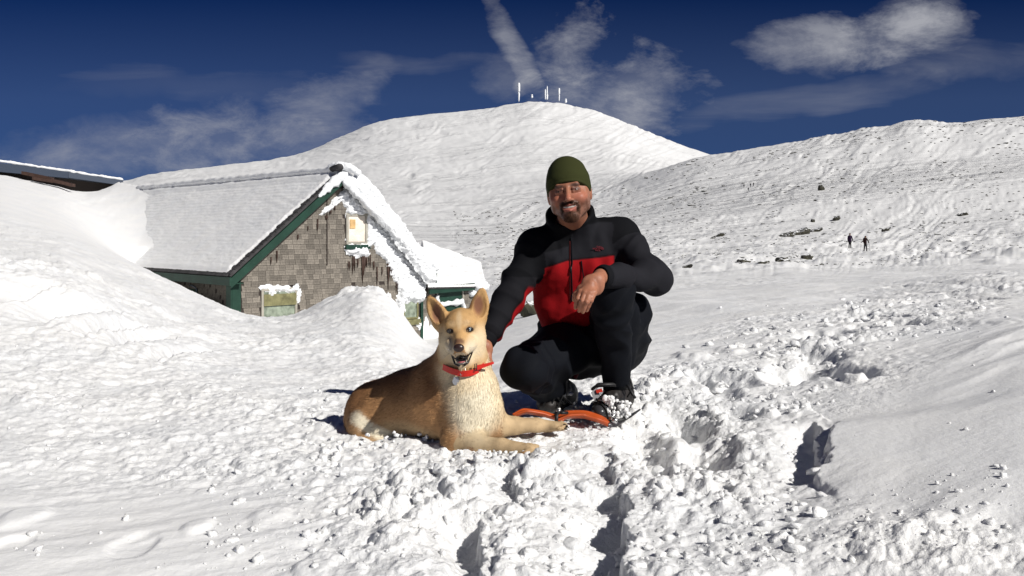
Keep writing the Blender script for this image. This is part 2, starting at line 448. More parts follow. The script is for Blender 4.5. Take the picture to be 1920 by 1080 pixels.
def ground_detail(px, D, z, x):
    """relief of the trodden and wind-packed snow"""
    py = HOR + (CAMZ - z) * F / D
    pf = HOR + CAMZ * F / D                    # row if the ground were flat
    # where the snow is trodden to rubble
    R = np.zeros_like(px)
    for (cx, cy, rx, ry, rot, k) in [
        (980, 960, 420, 200, 0, 1), (1250, 860, 260, 170, 0.3, 1), (1300, 1040, 330, 100, 0.0, .9),
        (1330, 720, 260, 90, -0.45, .9), (1560, 640, 230, 60, -0.45, .85), (1790, 575, 170, 45, -0.35, .7),
        (1560, 750, 180, 70, .1, .8), (560, 830, 560, 95, -0.05, .75), (250, 760, 420, 80, 0.1, .65), (120, 650, 320, 80, 0.1, .55),
        (250, 560, 300, 60, 0.25, .5), (300, 850, 420, 50, -0.05, .55),
        (1620, 1060, 340, 50, 0.1, .8), (1100, 690, 120, 60, 0, .6), (760, 700, 120, 30, 0, .4)]:
        R = np.maximum(R, k * ell(px, np.where(D > 5, py, pf), cx, cy, rx, ry, rot))
    R = R * np.clip(0.72 + 0.9 * fbm2(x * 1.1, D * 1.1, 3, 5), 0.12, 1.25)
    for (cx, cy, rx, ry, rot) in [(230, 1000, 330, 75, -0.22), (1800, 860, 260, 120, -0.3), (1330, 655, 130, 26, -.05)]:
        R = R * (1 - 0.85 * ell(px, np.where(D > 5, py, pf), cx, cy, rx, ry, rot))
    near = sstep(34, 8, D)
    sc2 = 1 + 0.0 * D
    wx = x + 0.03 * vnoise2(x * 9, D * 9, 3); wy = D + 0.03 * vnoise2(x * 9, D * 9, 4)
    # big lumps, mid clods, crumbs
    h = 0.0
    h = h + R * 0.032 * fbm2(x * 2.3, D * 2.3, 4, 11)
    h = h + R * 0.40 * clods(wx, wy, 0.145, 21, .50) * sstep(.35, .95, R)
    h = h + R * 0.50 * clods(wx, wy, 0.070, 22, .70)
    h = h + R * 0.55 * clods(wx, wy, 0.036, 23, .85) * sstep(9, 5, D)
    h = h + R * 0.55 * clods(x, D, 0.018, 24, .6) * .7 * sstep(4.2, 3.0, D)
    h = h + R * 0.016 * fbm2(x * 13, D * 13, 4, 12, ridged=True) * sstep(16, 5, D)
    L_ = sstep(950, 700, px) * sstep(880, 820, pf) * sstep(20, 9, D)
    h = h + L_ * (.012 * fbm2(x * 9 + 3, D * 7, 4, 13, gain=.62, ridged=True) + .016 * fbm2(x * 3.2, D * 2.2, 3, 14)) 
    h = h + .0035 * fbm2(x * 24, D * 20, 3, 15, gain=.6) * (.35 + R) * sstep(9, 5, D)
    md = sstep(6, 10, D) * sstep(900, 1050, px)
    h = h + md * (.11 * fbm2(x * .28, D * .15, 3, 16) + .045 * fbm2(x * .9 + D * .2, D * .5, 4, 17) + .02 * fbm2(x * 3, D * 1.6, 3, 18, ridged=True) * np.clip(fbm2(x * .3, D * .2, 2, 19) * 2 + .5, 0, 1.3))
    # coarser clods further off so that they still read
    h = h + R * 0.35 * clods(wx, wy, 0.20, 25, .55) * sstep(5, 9, D)
    # wind relief on the smooth snow, streaks running away to the right
    c, s = math.cos(0.62), math.sin(0.62)
    u = x * c + D * s; v = -x * s + D * c
    st = fbm2(u * 0.55, v * 2.6, 4, 31)
    h = h + (1 - 0.7 * R) * 0.022 * st * near
    h = h + (1 - R) * 0.004 * fbm2(u * 4, v * 14, 3, 32) * near
    # rows of sastrugi, lower right
    sm = ell(px, pf, 1830, 900, 330, 180, -0.45)
    h = h + sm * 0.05 * np.clip(fbm2(u * 0.5 + 3, v * 1.9, 3, 35, ridged=True), -0.3, 1)
    # the clean edged slab, lower right
    el_ = [G(1568, 822), G(1545, 870), G(1524, 925)]
    xe = np.interp(D, [p[1] for p in el_][::-1], [p[0] for p in el_][::-1]) + .012 * vnoise2(D * 7, D * 0, 41) + .004 * vnoise2(D * 30, D * 0, 42)
    bl = [G(1524, 925), G(1690, 972), G(1790, 1035), (1.6, 1.5)]
    Db = np.interp(x, [p[0] for p in bl], [p[1] for p in bl]) + .02 * vnoise2(x * 12, x * 0, 43)
    xe = xe + .008 * vnoise2(x * 50, D * 50, 49)
    in_ = sstep(-.006, .012, x - xe) * sstep(45, -45, pf - (930 + (px - 1524) * .28))
    hi = in_ * sstep(3.25, 2.9, D) * sstep(2.6, 0.9, x)
    h = h * (1 - 0.85 * in_ * sstep(4.2, 3.2, D)) + 0.05 * hi
    h = h - 0.018 * sstep(-.17, 0.0, x - xe) * (x < xe) * sstep(2.40, 2.55, D) * sstep(3.15, 2.95, D)
    # cut steps at the bottom: gentle side faces the sun, sheer side throws shade
    for (xl, xr, y0, y1, dep) in [(1010, 1174, 912, 1180, 0.085), (905, 968, 885, 950, 0.04), (800, 900, 985, 1140, 0.06),
                                  (1060, 1150, 860, 905, .03), (1450, 1530, 815, 905, 0.05)]:
        D0 = CAMZ * F / (y1 - HOR); D1 = CAMZ * F / (y0 - HOR)
        jag = 0.006 * vnoise2(D * 25, D * 0 + xl, 9) + 0.016 * vnoise2(D * 8, D * 0 + xl, 10) + .005 * vnoise2(x * 60, D * 60, 11); dep = dep * (.75 + .5 * vnoise2(D * 6, D * 0 + xl, 12))
        a0 = (xl - 960) / F * D; a1 = (xr - 960) / F * D
        t = (x + jag * 1.5 - a0) / (a1 - a0)
        m = sstep(D0 - .05, D0, D) * sstep(D1 + 0.03, D1 - 0.03, D)
        prof = sstep(0, .86, t) * sstep(1.0 + 0.006 / (a1 - a0), 1.0, t)
        flat = sstep(-.1, .1, t) * sstep(1.35, 1.2, t) * m
        h = h * (1 - 0.65 * flat) - dep * m * prof
        h = h + 0.008 * m * sstep(0.98, 1.0, t) * sstep(1.25, 1.05, t)
    # boot and snowshoe holes up the track to the right
    rs = np.random.RandomState(4)
    for _ in range(46):
        t = rs.rand(); hx = 1230 + 620 * t + rs.randn() * 60; hy = 860 - 330 * t ** 0.8 + rs.randn() * 26
        Dh = CAMZ * F / (hy - HOR); xh = (hx - 960) / F * Dh
        w = 0.05 + 0.05 * rs.rand()
        q = ((x - xh) / w) ** 2 + ((D - Dh) / (w * 2.2)) ** 2
        h = h - (0.035 + 0.04 * rs.rand()) * np.exp(-q * q)
    # scooped cuts in the left bank
    for (hx, w, D0, dep) in [(222, 24, 5.6, .16), (275, 22, 5.5, .13), (345, 18, 5.3, .10), (120, 55, 5.7, .12), (40, 40, 5.9, .08)]:
        xx = (hx - 960) / F * D0; ww = w / F * D0
        t = (x - xx) / ww + 0.15 * vnoise2(D * 6, D * 0, 8)
        h = h - 1.5 * dep * np.exp(-((D - D0) / .36) ** 2) * sstep(-2.2, .6, t) * sstep(1.0, .75, t)
    # single kicked-up lumps and prints in the smooth patch, lower left
    for (cx, cy, w, k) in [(765, 905, 40, .022), (372, 992, 26, .020), (505, 975, 34, .016), (45, 978, 40, .018), (660, 1010, 34, .02), (250, 1028, 40, -.02), (590, 1062, 36, .02),
                           (20, 1030, 34, -.02), (1300, 675, 34, .03), (1370, 668, 26, .02), (1860, 668, 50, .02), (1600, 745, 22, .03), (1440, 790, 18, .025), (1840, 600, 30, -.05), (1680, 625, 22, -.06)]:
        Dh = CAMZ * F / (cy - HOR); xh = (cx - 960) / F * Dh; ww = w / F * Dh
        q = ((x - xh) / ww) ** 2 + ((D - Dh) / (ww * 1.7)) ** 2 + .35 * vnoise2(x * 22, D * 14, 55)
        h = h + (.55 if cx < 800 else 1) * k * sstep(1.5, .2, q)
    # rougher bank and mound
    bk = sstep(4.6, 6, D) * sstep(19, 14, D) * sstep(860, 760, px)
    h = h + bk * (.055 * fbm2(x * 1.3, D * .9, 4, 44) + .048 * fbm2(x * 3.2 + 2, D * 1.7, 5, 45, gain=.58, ridged=True) * np.clip(.6 + 1.4 * fbm2(x * .6, D * .5, 2, 48), .1, 1.5))
    lump = np.clip(fbm2(x * .8 + 5, D * .7, 3, 71) * 2.2 - .1, 0, 1) * sstep(6.5, 7.5, 13 - np.abs(D - 6.5) * 1.2)
    bb = sstep(4.6, 5.4, D) * sstep(10, 7.5, D) * sstep(470, 380, px)
    h = h + bb * (.10 * lump * (clods(x + .1 * vnoise2(x * 3, D * 3, 72), D, .42, 73, .8) * 1.3) + .5 * clods(x, D, .16, 74, .45) * lump)
    lip = bk * sstep(12, 14.5, D) * ell(px, px * 0, 690, 0, 70, 1)
    h = h + lip * (.10 * fbm2(x * 5, D * 2, 4, 46) + .07 * fbm2(x * 2.2, D, 2, 47, ridged=True))
    ground_detail.rough = np.clip(.30 + R * 1.0, 0, 1.2)
    return h * sstep(75, 40, D)

def far_detail(px, D, z, x):
    """sastrugi, rime heads and gullies on the slopes; size grows with distance"""
    lg = np.log(D)
    az = px / F
    py = HOR + (CAMZ - z) * F / D
    wp_ = fbm2(px / 90, py / 40, 3, 50)
    # streaks climb to the right in the picture on the near slope, lie flatter on the cone
    k = np.clip((px - 900) / 900, 0, 1)
    rot = 0.16 + 0.22 * k
    u = (px * np.cos(rot) - py * np.sin(rot)); v = (px * np.sin(rot) + py * np.cos(rot)) + 16 * wp_
    u = u + 40 * wp_
    amp = sstep(14, 45, D)
    rough = np.clip(0.55 + 0.9 * fbm2(u / 260, v / 70, 3, 51), 0.1, 1.4)
    h = 0.0021 * fbm2(u / 95, v / 12.0, 3, 52, gain=.55) * rough
    h = h + 0.0012 * fbm2(u / 50, v / 7.5, 2, 53, ridged=True) * rough
    h = h + 0.0012 * fbm2(u / 260, v / 45, 3, 54)
    h = h + (7 * np.exp(-((px - 1715) / 42) ** 2) + 5 * np.exp(-((px - 1622) / 30) ** 2) - 4 * np.exp(-((px - 1795) / 35) ** 2) + 3 * np.exp(-((px - 1540) / 20) ** 2)) / F * sstep(300, 560, D) * sstep(1000, 700, D)
    # rubble fields
    rub = np.maximum(ell(px, py, 1500, 420, 420, 55, -0.12), ell(px, py, 1330, 500, 250, 50, 0))
    rub = np.maximum(rub, ell(px, py, 1850, 520, 250, 70, -0.1))
    rub = rub * np.clip(0.5 + 1.2 * fbm2(px / 120, py / 40, 3, 61), 0, 1.3)
    h = h + rub * (0.0016 * fbm2(x * .55, D * .20, 3, 62, ridged=True) + .0030 * np.maximum(0, fbm2(x * .25 + D * .05, D * .10, 3, 66)))
    h = h + .0065 * np.maximum(0, fbm2(px / 95, lg * 9, 3, 67)) * sstep(1080, 1200, px) * sstep(14, 24, D) * sstep(170, 120, D)
    h = h + .0022 * fbm2(x * .8, D * .28, 4, 68) * sstep(14, 24, D) * sstep(140, 90, D)
    for (mx, mD, mw, mh) in [(1290, 44, 85, .34), (1415, 47, 110, .42), (1560, 58, 95, .45), (1765, 54, 140, .6), (1905, 48, 90, .6), (1190, 52, 80, .35),
                             (1650, 82, 110, .7), (1350, 88, 90, .8), (1480, 34, 120, .16), (1830, 33, 150, .25), (1240, 30, 90, .12), (1500, 105, 120, 1.0), (990, 40, 60, .3)]:
        q = ((px - mx) / mw) ** 2 + ((D / mD - 1) / .13) ** 2 + .5 * fbm2(px / 60, lg * 14, 3, 69)
        h = h + mh / np.maximum(D, 1) * np.exp(-np.maximum(q, 0)) / np.maximum(amp, .3)
    # fine crust that also roughens the skylines
    h = h + 0.0003 * fbm2(px / 11, py / 8, 2, 63)
    h = h + 0.0005 * vnoise2(px / 36, lg * 26, 64) * sstep(300, 600, D)
    return h * D * amp

def build_ground():
    cols = np.unique(np.concatenate([np.linspace(-700, -100, 30), np.linspace(-100, 2020, 800), np.linspace(2020, 2600, 30)]))
    lr = np.concatenate([np.linspace(math.log(.8), math.log(1.45), 40, endpoint=False),
                         np.linspace(math.log(1.45), math.log(7.5), 500, endpoint=False),
                         np.linspace(math.log(7.5), math.log(30), 190, endpoint=False)])
    lr2 = np.linspace(math.log(30), math.log(150), 110, endpoint=False)
    lr3 = np.concatenate([np.linspace(math.log(150), math.log(900), 140, endpoint=False), np.linspace(math.log(900), math.log(2250), 140, endpoint=False), np.linspace(math.log(2250), math.log(2900), 12)])
    snow = snow_material(); far_snow = snow_material(False)
    chunks = [('snow_field', np.concatenate([lr, lr2, lr3[:1]]), None), ('mountain', lr3, None)]
    for name, L, _ in chunks:
        D, PX = np.meshgrid(np.exp(L), cols, indexing='ij')
        z, x = terrain(PX, D)
        dz = 0
        rough = np.ones_like(D)
        if name == 'snow_field': dz = ground_detail(PX, D, z, x); rough = ground_detail.rough
        dz = dz + far_detail(PX, D, z, x)
        V = np.stack([x, D, z + dz], -1).reshape(-1, 3)
        nr, nc = D.shape
        i = np.arange(nr - 1)[:, None] * nc + np.arange(nc - 1)[None]
        Q = np.stack([i, i + 1, i + nc + 1, i + nc], -1).reshape(-1, 4)
        me = mesh_np(name, V, Q)
        at = me.attributes.new('rough', 'FLOAT', 'POINT'); at.data.foreach_set('value', rough.astype(np.float32).ravel())
        o = link(name, me, snow if name == 'snow_field' else far_snow)
        tag(o, kind='structure')

def ground_z(px, D):
    px = np.atleast_1d(np.asarray(px, float)); D = np.atleast_1d(np.asarray(D, float))
    z, x = terrain(px, D)
    return z + ground_detail(px, D, z, x) + far_detail(px, D, z, x)

def snow_material(near=True):
    m = bpy.data.materials.new('snow' if near else 'far_snow'); m.use_nodes = True
    nt = m.node_tree; b = NB(nt); bs = nt.nodes['Principled BSDF']
    bs.inputs['Roughness'].default_value = 0.62
    bs.inputs['Specular IOR Level'].default_value = 0.25
    bs.inputs['Subsurface Weight'].default_value = 0.6 if near else 0.0
    bs.inputs['Subsurface Radius'].default_value = (1.0, 1.0, 1.05)
    bs.inputs['Subsurface Scale'].default_value = 0.008
    geo = b.n('ShaderNodeNewGeometry')
    pos = geo.outputs['Position']
    n1 = b.n('ShaderNodeTexNoise', {'Vector': pos, 'Scale': 1.7, 'Detail': 4.0}).outputs[0]
    c = b.mix(b.ramp(n1, [(.35, 0.0), (.65, 1.0)]), (.82, .83, .84), (.87, .87, .865))
    nt.links.new(c, bs.inputs['Base Color'])
    # grain near by, crust further off
    dist = b.n('ShaderNodeVectorMath', {0: pos}, operation='LENGTH').outputs['Value']
    g1 = b.n('ShaderNodeTexNoise', {'Vector': pos, 'Scale': 130.0, 'Detail': 3.0, 'Roughness': .7}).outputs[0]
    g2 = b.n('ShaderNodeTexNoise', {'Vector': pos, 'Scale': 28.0, 'Detail': 5.0, 'Roughness': .65}).outputs[0]
    ra = b.m('MAXIMUM', b.n('ShaderNodeAttribute', attribute_name='rough').outputs['Fac'], .22)
    b1 = b.n('ShaderNodeBump', {'Height': g1, 'Distance': 0.006, 'Strength': b.m('MULTIPLY', ra, .5)})
    b2 = b.n('ShaderNodeBump', {'Height': g2, 'Distance': 0.042, 'Strength': b.m('MULTIPLY', ra, .5), 'Normal': b1.outputs[0]})
    mp = b.n('ShaderNodeMapping', {0: pos, 2: (0, 0, 0.55), 3: (0.28, 1.0, 1.0)})
    g3 = b.n('ShaderNodeTexNoise', {'Vector': mp.outputs[0], 'Scale': 0.065, 'Detail': 14.0, 'Roughness': .60}).outputs[0]
    mp2 = b.n('ShaderNodeMapping', {0: pos, 2: (0, 0, .45), 3: (.35, 1.0, 1.0)})
    pn = b.n('ShaderNodeTexNoise', {'Vector': mp2.outputs[0], 'Scale': 0.011, 'Detail': 6.0, 'Roughness': .62}).outputs[0]
    patch = b.ramp(pn, [(.42, .12), (.60, 1.0)])
    b3 = b.n('ShaderNodeBump', {'Height': g3, 'Distance': 11.0, 'Normal': b2.outputs[0],
                                'Strength': b.m('MULTIPLY', b.m('DIVIDE', b.m('SUBTRACT', dist, 18.0), 60.0, clamp=True), patch)})
    nt.links.new(b3.outputs[0], bs.inputs['Normal'])
    return m
build_ground()
SNOW = bpy.data.materials['snow']
# ------------------------------------------------------------------ hut
M_shingle = material('weathered_shingle', (.185, .165, .14), .9, var=.30, var_scale=26, obj_var=.30, bump=(60, .004, .5))
M_wallback = material('dark_sheathing', (.05, .04, .035), .9)
M_green = material('dark_green_paint', (.012, .045, .030), .55, var=.25, var_scale=3, bump=(30, .003, .4))
M_roof = material('dark_roof_shingle', (.045, .043, .045), .9, var=.3, var_scale=8, obj_var=.3)
M_frame = material('pale_window_trim', (.36, .34, .29), .8, var=.15)
M_oldboard = material('lichened_board', (.20, .19, .095), .9, var=.35, var_scale=7, bump=(25, .01, .6))
M_tan = material('tan_board', (.62, .40, .18), .8, var=.3, var_scale=6)
M_rime = material('rime_ice', (.86, .88, .90), .6, bump=(22, .03, .8))
M_stain = material('wet_stain', (.055, .030, .022), .6, var=.3, var_scale=12)
M_glass = material('frosted_pane', (.24, .28, .22), .35, var=.45, var_scale=10, bump=(30, .01, .5))
M_bluegrey = material('blue_grey_metal', (.055, .07, .10), .45)

OH = 0.20                                  # how far the rake stands out from the gable wall
W0 = HC + HS * OH                          # wall plane origin below the left eave corner
def hp(a, s, z):                           # hut coordinates to world: a across the gable, s back along the ridge
    p = HC + HG * a + HS * s
    return np.array([p[0], p[1], z])
def on_gable(px, py, s=OH):
    """point of the gable plane seen at a pixel, in hut coordinates (a, z)"""
    kx = (px - 960) / F; w = HC + HS * s
    a = (kx * w[1] - w[0]) / (HG[0] - HG[1] * kx)
    D = w[1] + HG[1] * a
    return a, CAMZ - (py - HOR) / F * D
def gable_top(a): return HE + (HALF - abs(a - HALF)) * RISE / HALF
G3 = np.array([HG[0], HG[1], 0]); S3 = np.array([HS[0], HS[1], 0]); Z3 = np.array([0, 0, 1.0])

hut = empty('shingled_hut', tuple(hp(HALF, 3, -2.0)))
tag(hut, 'weathered shingle hut with green trim, half buried in drifted snow behind the dog', 'hut')

# gable wall core
mb = MB(); WL, WR, ZB = .28, HW - .28, -2.6
gz = lambda a: gable_top(a) - .12
front = [hp(WL, OH, ZB), hp(WR, OH, ZB), hp(WR, OH, gz(WR)), hp(HALF, OH, gz(HALF)), hp(WL, OH, gz(WL))]
back = [p + S3 * .15 for p in front]
mb.add(front + back, [(0, 1, 2, 3, 4), (9, 8, 7, 6, 5), (0, 5, 6, 1), (1, 6, 7, 2), (2, 7, 8, 3), (3, 8, 9, 4), (4, 9, 5, 0)])
wall = mb.build('gable_wall', M_wallback, hut)
mb = MB(); mb.obox(hp(WL, OH + .15, ZB), S3 * 9, G3 * .12, Z3 * (gz(WL) - ZB)); side = mb.build('side_wall', M_wallback, hut)
mb = MB(); mb.obox(hp(WR, OH + .15, ZB), S3 * 9, -G3 * .12, Z3 * (gz(WR) - ZB)); mb.build('side_wall', M_wallback, hut)

RIME = [on_gable(*p) for p in [(676, 322), (700, 352), (760, 430), (812, 512), (803, 520), (800, 535), (786, 562), (770, 566), (752, 575), (746, 560),
        (743, 540), (730, 515), (722, 494), (706, 478), (698, 462), (696, 470), (684, 476), (664, 481), (650, 474), (646, 452), (646, 392),
        (640, 378), (622, 392), (606, 400), (600, 404), (590, 408), (600, 398), (640, 362), (664, 330)]]
RIME_P = RIME
VOID = []  # openings, (a0, a1, z0, z1)
def opening(px0, py0, px1, py1):
    a0, _ = on_gable(px0, (py0 + py1) / 2); a1, _ = on_gable(px1, (py0 + py1) / 2)
    am = ((px0 + px1) / 2)
    _, zt = on_gable(am, py0); _, zb = on_gable(am, py1)
    VOID.append((a0, a1, zb, zt)); return a0, a1, zb, zt
win_low = opening(489, 540, 556, 605)
win_up = opening(648, 400, 688, 458)
win_right = opening(755, 558, 783, 598)

# shingles, one by one where the photograph shows them
variants = []
for k in range(10):
    w = .085 + .012 * k; h = .132
    jz = random.uniform(-.004, .004)
    V = [(0, 0, 0), (w, 0, jz), (w, .012, jz), (0, .012, 0), (0, .014, h), (w, .014, h), (w, .018, h), (0, .018, h)]
    me = bpy.data.meshes.new('shingle')
    me.from_pydata([tuple(np.array([v[0], 0, 0]) + np.array([0, -.018 + v[1], v[2]])) for v in V], [],
                   [(0, 3, 2, 1)[::-1], (0, 1, 5, 4), (1, 2, 6, 5), (2, 3, 7, 6), (3, 0, 4, 7), (4, 5, 6, 7)])
    me.materials.append(M_shingle); me.update(); variants.append((w, me))
rotz = math.atan2(HG[1], HG[0])
def shingle_wall(parent, a0, a1, z0, z1, inside, visible, org, rz, limit, frame):
    """courses of shingles on a vertical plane; frame(a) gives the world xy of the plane"""
    cnt = 0; rest = MB(); row = 0; z = z0
    locp = Vector(parent.location) + (Vector(parent.parent.location) if parent.parent else Vector())
    ca, sa = math.cos(rz), math.sin(rz)
    while z < z1:
        a = a0 - random.uniform(0, .12)
        while a < a1:
            w, me = variants[random.randrange(10)]
            am, zm = a + w / 2, z + .06
            if inside(am, zm) and random.random() > .008:
                x, y = frame(a); jig = random.uniform(-.005, .005)
                vis = visible(am, zm)
                if vis and cnt < limit:
                    o = bpy.data.objects.new('shingle', me); COL.objects.link(o)
                    o.parent = parent
                    o.location = Vector((x, y, z + jig)) - locp
                    o.rotation_euler = (random.uniform(-.035, .0), random.uniform(-.012, .012), rz)
                    cnt += 1
                else:
                    vs = [v.co for v in me.vertices]
                    rest.add([(x + v.x * ca - v.y * sa, y + v.x * sa + v.y * ca, z + jig + v.z) for v in vs], [tuple(p.vertices) for p in me.polygons])
            a += w + random.uniform(.002, .006)
        z += .108; row += 1
    if rest.v:
        tag(rest.build('shingle_rows', M_shingle, parent), kind='stuff')
    return cnt
def in_void(a, z, m=0.0): return any(v[0] - m < a < v[1] + m and v[2] - m < z < v[3] + m for v in VOID)
def g_inside(a, z): return WL + .05 < a < WR - .05 and z < gable_top(a) - .22 and not in_void(a, z, .02)
def pip(x, y, poly):
    return float(poly_sd(np.array([x]), np.array([y]), poly)[0]) < 0
def g_visible(a, z):
    if pip(a, z, RIME_P): return False
    p = hp(a, OH, z); px = 960 + p[0] / p[1] * F; py = HOR + (CAMZ - z) / p[1] * F
    # not behind the mound of drifted snow
    lim = np.interp(px, [430, 500, 560, 600, 640, 690, 720, 750, 790, 815], [586, 597, 588, 565, 540, 528, 548, 590, 648, 662])
    return py < lim and not (800 < px and py > 640)
n1 = shingle_wall(wall, WL, WR, -2.2, HE + RISE, g_inside, g_visible, None, rotz, 300,
                  lambda a: tuple((HC + HG * a + HS * (OH - .004))))
sw = HC + HG * WL
shingle_wall(side, 0, 9, -1.2, gz(WL) - .1, lambda a, z: True, lambda a, z: False, None, math.atan2(-HS[1], -HS[0]), 0,
             lambda a: tuple(HC + HG * (WL - .002) + HS * (OH + .3 + a)))

# roof: two slabs with a dark shingle edge, snow on top
def roof_pt(a, s, up=0.0):
    """point on roof plane; up is measured along the slope normal"""
    sl = RISE / HALF; n = 1 / math.hypot(1, sl)
    sg = -1 if a <= HALF else 1
    p = hp(a, s, gable_top(a) if 0 <= a <= HW else HE - (abs(a - HALF) - HALF) * sl)
    return p + (G3 * sg * sl * n + Z3 * n) * up
RL = 11.5
for sgn in (-1, 1):
    mb = MB(); e = -.0 if sgn < 0 else HW
    A = [roof_pt(e, 0, -.02), roof_pt(e, RL, -.02), roof_pt(HALF + sgn * .001, RL, -.02), roof_pt(HALF + sgn * .001, 0, -.02)]
    up = roof_pt(HALF + sgn * .5, 0, .05) - roof_pt(HALF + sgn * .5, 0, 0)
    mb.box8(A + [p + up for p in A]); roof = mb.build('roof', M_roof, hut)
    if sgn < 0:
        # dark shingle butts peeping out along the left rake and the eave
        n = 0
        for k in range(26):
            a = .02 + k * HALF / 26
            m2 = MB(); L = random.uniform(.10, .24)
            p0 = roof_pt(a, -.015, .031); da = roof_pt(a + .09, -.015, .031) - p0
            m2.obox(p0, da, S3 * L, up * .45); m2.build('roof_shingle', M_roof, roof)
        for k in range(36):
            m2 = MB(); L = random.uniform(.05, .10)
            p0 = roof_pt(-.03, .05 + k * .15, .031); da = roof_pt(-.03 + L, 0, .031) - roof_pt(-.03, 0, .031)
            m2.obox(p0, da, S3 * .13, up * .35); m2.build('roof_shingle', M_roof, roof)
# rake and eave boards
def board(name, p, q, drop, thick, mat=M_green, parent=hut, out=None):
    mb = MB(); d = q - p
    mb.obox(p, d, out * thick, np.array([0, 0, -drop])); return mb.build(name, mat, parent)
board('rake_board', roof_pt(-.02, 0, -.03), roof_pt(HALF, 0, -.03), .20, .035, out=-S3)
board('rake_board', roof_pt(HALF, 0, -.03), roof_pt(HW + .02, 0, -.03), .10, .035, out=-S3)
board('inner_rake_board', roof_pt(.10, OH - .06, -.10), roof_pt(HALF, OH - .06, -.10), .14, .03, M_frame, out=-S3)
board('eave_board', hp(.0, -.036, HE - .02), hp(.0, 8, HE - .02), .17, .035, out=-G3)
board('soffit', hp(.01, 0.0, HE - .14), hp(.01, 8, HE - .14), .02, -.27, out=-G3)
board('soffit', hp(HW, -.036, HE - .02), hp(HW, 8, HE - .02), .30, .035, out=G3)
# corner boards
mb = MB(); mb.obox(hp(WL - .16, OH - .035, -1.6), G3 * .19, S3 * .03, Z3 * (HE + 1.6 - .10)); mb.build('corner_board', M_green, hut)
mb = MB(); mb.obox(hp(WL - .19, OH - .03, -1.6), G3 * .028, S3 * .2, Z3 * (HE + 1.6 - .10)); mb.build('corner_board', M_green, hut)
mb = MB(); mb.obox(hp(WR - .02, OH - .04, -2.4), G3 * .07, S3 * .03, Z3 * (HE + 2.4 - .05)); mb.build('corner_board', M_green, hut)
mb = MB(); mb.obox(hp(HALF - .30 + 0.02, OH - .035, win_up[2] - .45), G3 * .022, S3 * .02, Z3 * (gable_top(HALF - .3) - .3 - win_up[2] + .45))
mb.build('wall_seam', M_wallback, hut)

def window(rect, frame_mat, pane_mat, fw=.05, boards=0, name='window'):
    a0, a1, z0, z1 = rect
    mb = MB()
    for (p, q, r, t) in [(a0, a1, z0, z0 + fw), (a0, a1, z1 - fw, z1), (a0, a0 + fw, z0 + fw + .002, z1 - fw - .002), (a1 - fw, a1, z0 + fw + .002, z1 - fw - .002)]:
        mb.obox(hp(p, OH - .035, r), G3 * (q - p), S3 * .05, Z3 * (t - r))
    f = mb.build(name, frame_mat, hut)
    mb = MB(); mb.obox(hp(a0 + fw, OH - .012, z0 + fw), G3 * (a1 - a0 - 2 * fw), S3 * .01, Z3 * (z1 - z0 - 2 * fw)); mb.build('pane', pane_mat, f)
    return f
w = window(win_low, M_frame, M_glass)
a0, a1, z0, z1 = win_low
mb = MB(); mb.obox(hp(a0 + .05, OH - .05, z1 - .36), G3 * (a1 - a0 - .08), S3 * .03, Z3 * .24); mb.build('shutter_board', M_oldboard, w)
tag(w, 'low window with a lichened board across its top')
w = window(win_up, M_frame, material('rime_pane', (.80, .72, .62), .6, var=.12, var_scale=8, bump=(25, .02, .7)), .06)
a0, a1, z0, z1 = win_up
mb = MB(); mb.obox(hp(a0 + .10, OH - .03, z1 - .34), G3 * .14, S3 * .02, Z3 * .20); mb.build('bare_patch', M_tan, w)
mb = MB(); mb.obox(hp(a0 - .04, OH - .09, z0 - .11), G3 * (a1 - a0 + .08), S3 * .09, Z3 * .10); mb.build('sill', M_green, w)
w = window(win_right, M_oldboard, M_glass, .04)
a0, a1, z0, z1 = win_right
mb = MB(); mb.obox(hp(a0 + .0, OH - .07, z0 - .14), G3 * (a1 - a0 + .05), S3 * .07, Z3 * .13); mb.build('sill', M_oldboard, w)
# brown meltwater stains below the rake and the upper window: thin icicles frozen onto the shingles
mb = MB()
for (px, py0, py1, wd) in [(663, 480, 520, 3), (681, 480, 536, 5), (687, 478, 512, 3), (693, 478, 505, 2), (709, 500, 540, 3), (727, 492, 560, 4), (733, 488, 530, 3),
                           (595, 410, 440, 2), (620, 392, 404, 3), (612, 404, 418, 3), (520, 470, 495, 3), (508, 482, 500, 2), (654, 490, 515, 2), (744, 520, 570, 2),
                           (700, 490, 512, 2), (672, 484, 512, 2), (628, 385, 400, 2), (578, 424, 436, 2), (560, 440, 452, 2), (718, 500, 520, 2)]:
    for _ in range(2):
        xx = px + random.uniform(-2, 2); y1 = py0 + (py1 - py0) * random.uniform(.6, 1)
        pa = on_gable(xx, py0, OH - .03); pb = on_gable(xx + random.uniform(-1, 1), y1, OH - .03)
        r = wd * .0052
        mb.tube([hp(pa[0], OH - .03, pa[1]), hp((pa[0] + pb[0]) / 2, OH - .035, (pa[1] + pb[1]) / 2), hp(pb[0], OH - .03, pb[1])], [r, r * 1.1, r * .2], 6)
mb.build('frozen_drip', M_stain, wall, True)

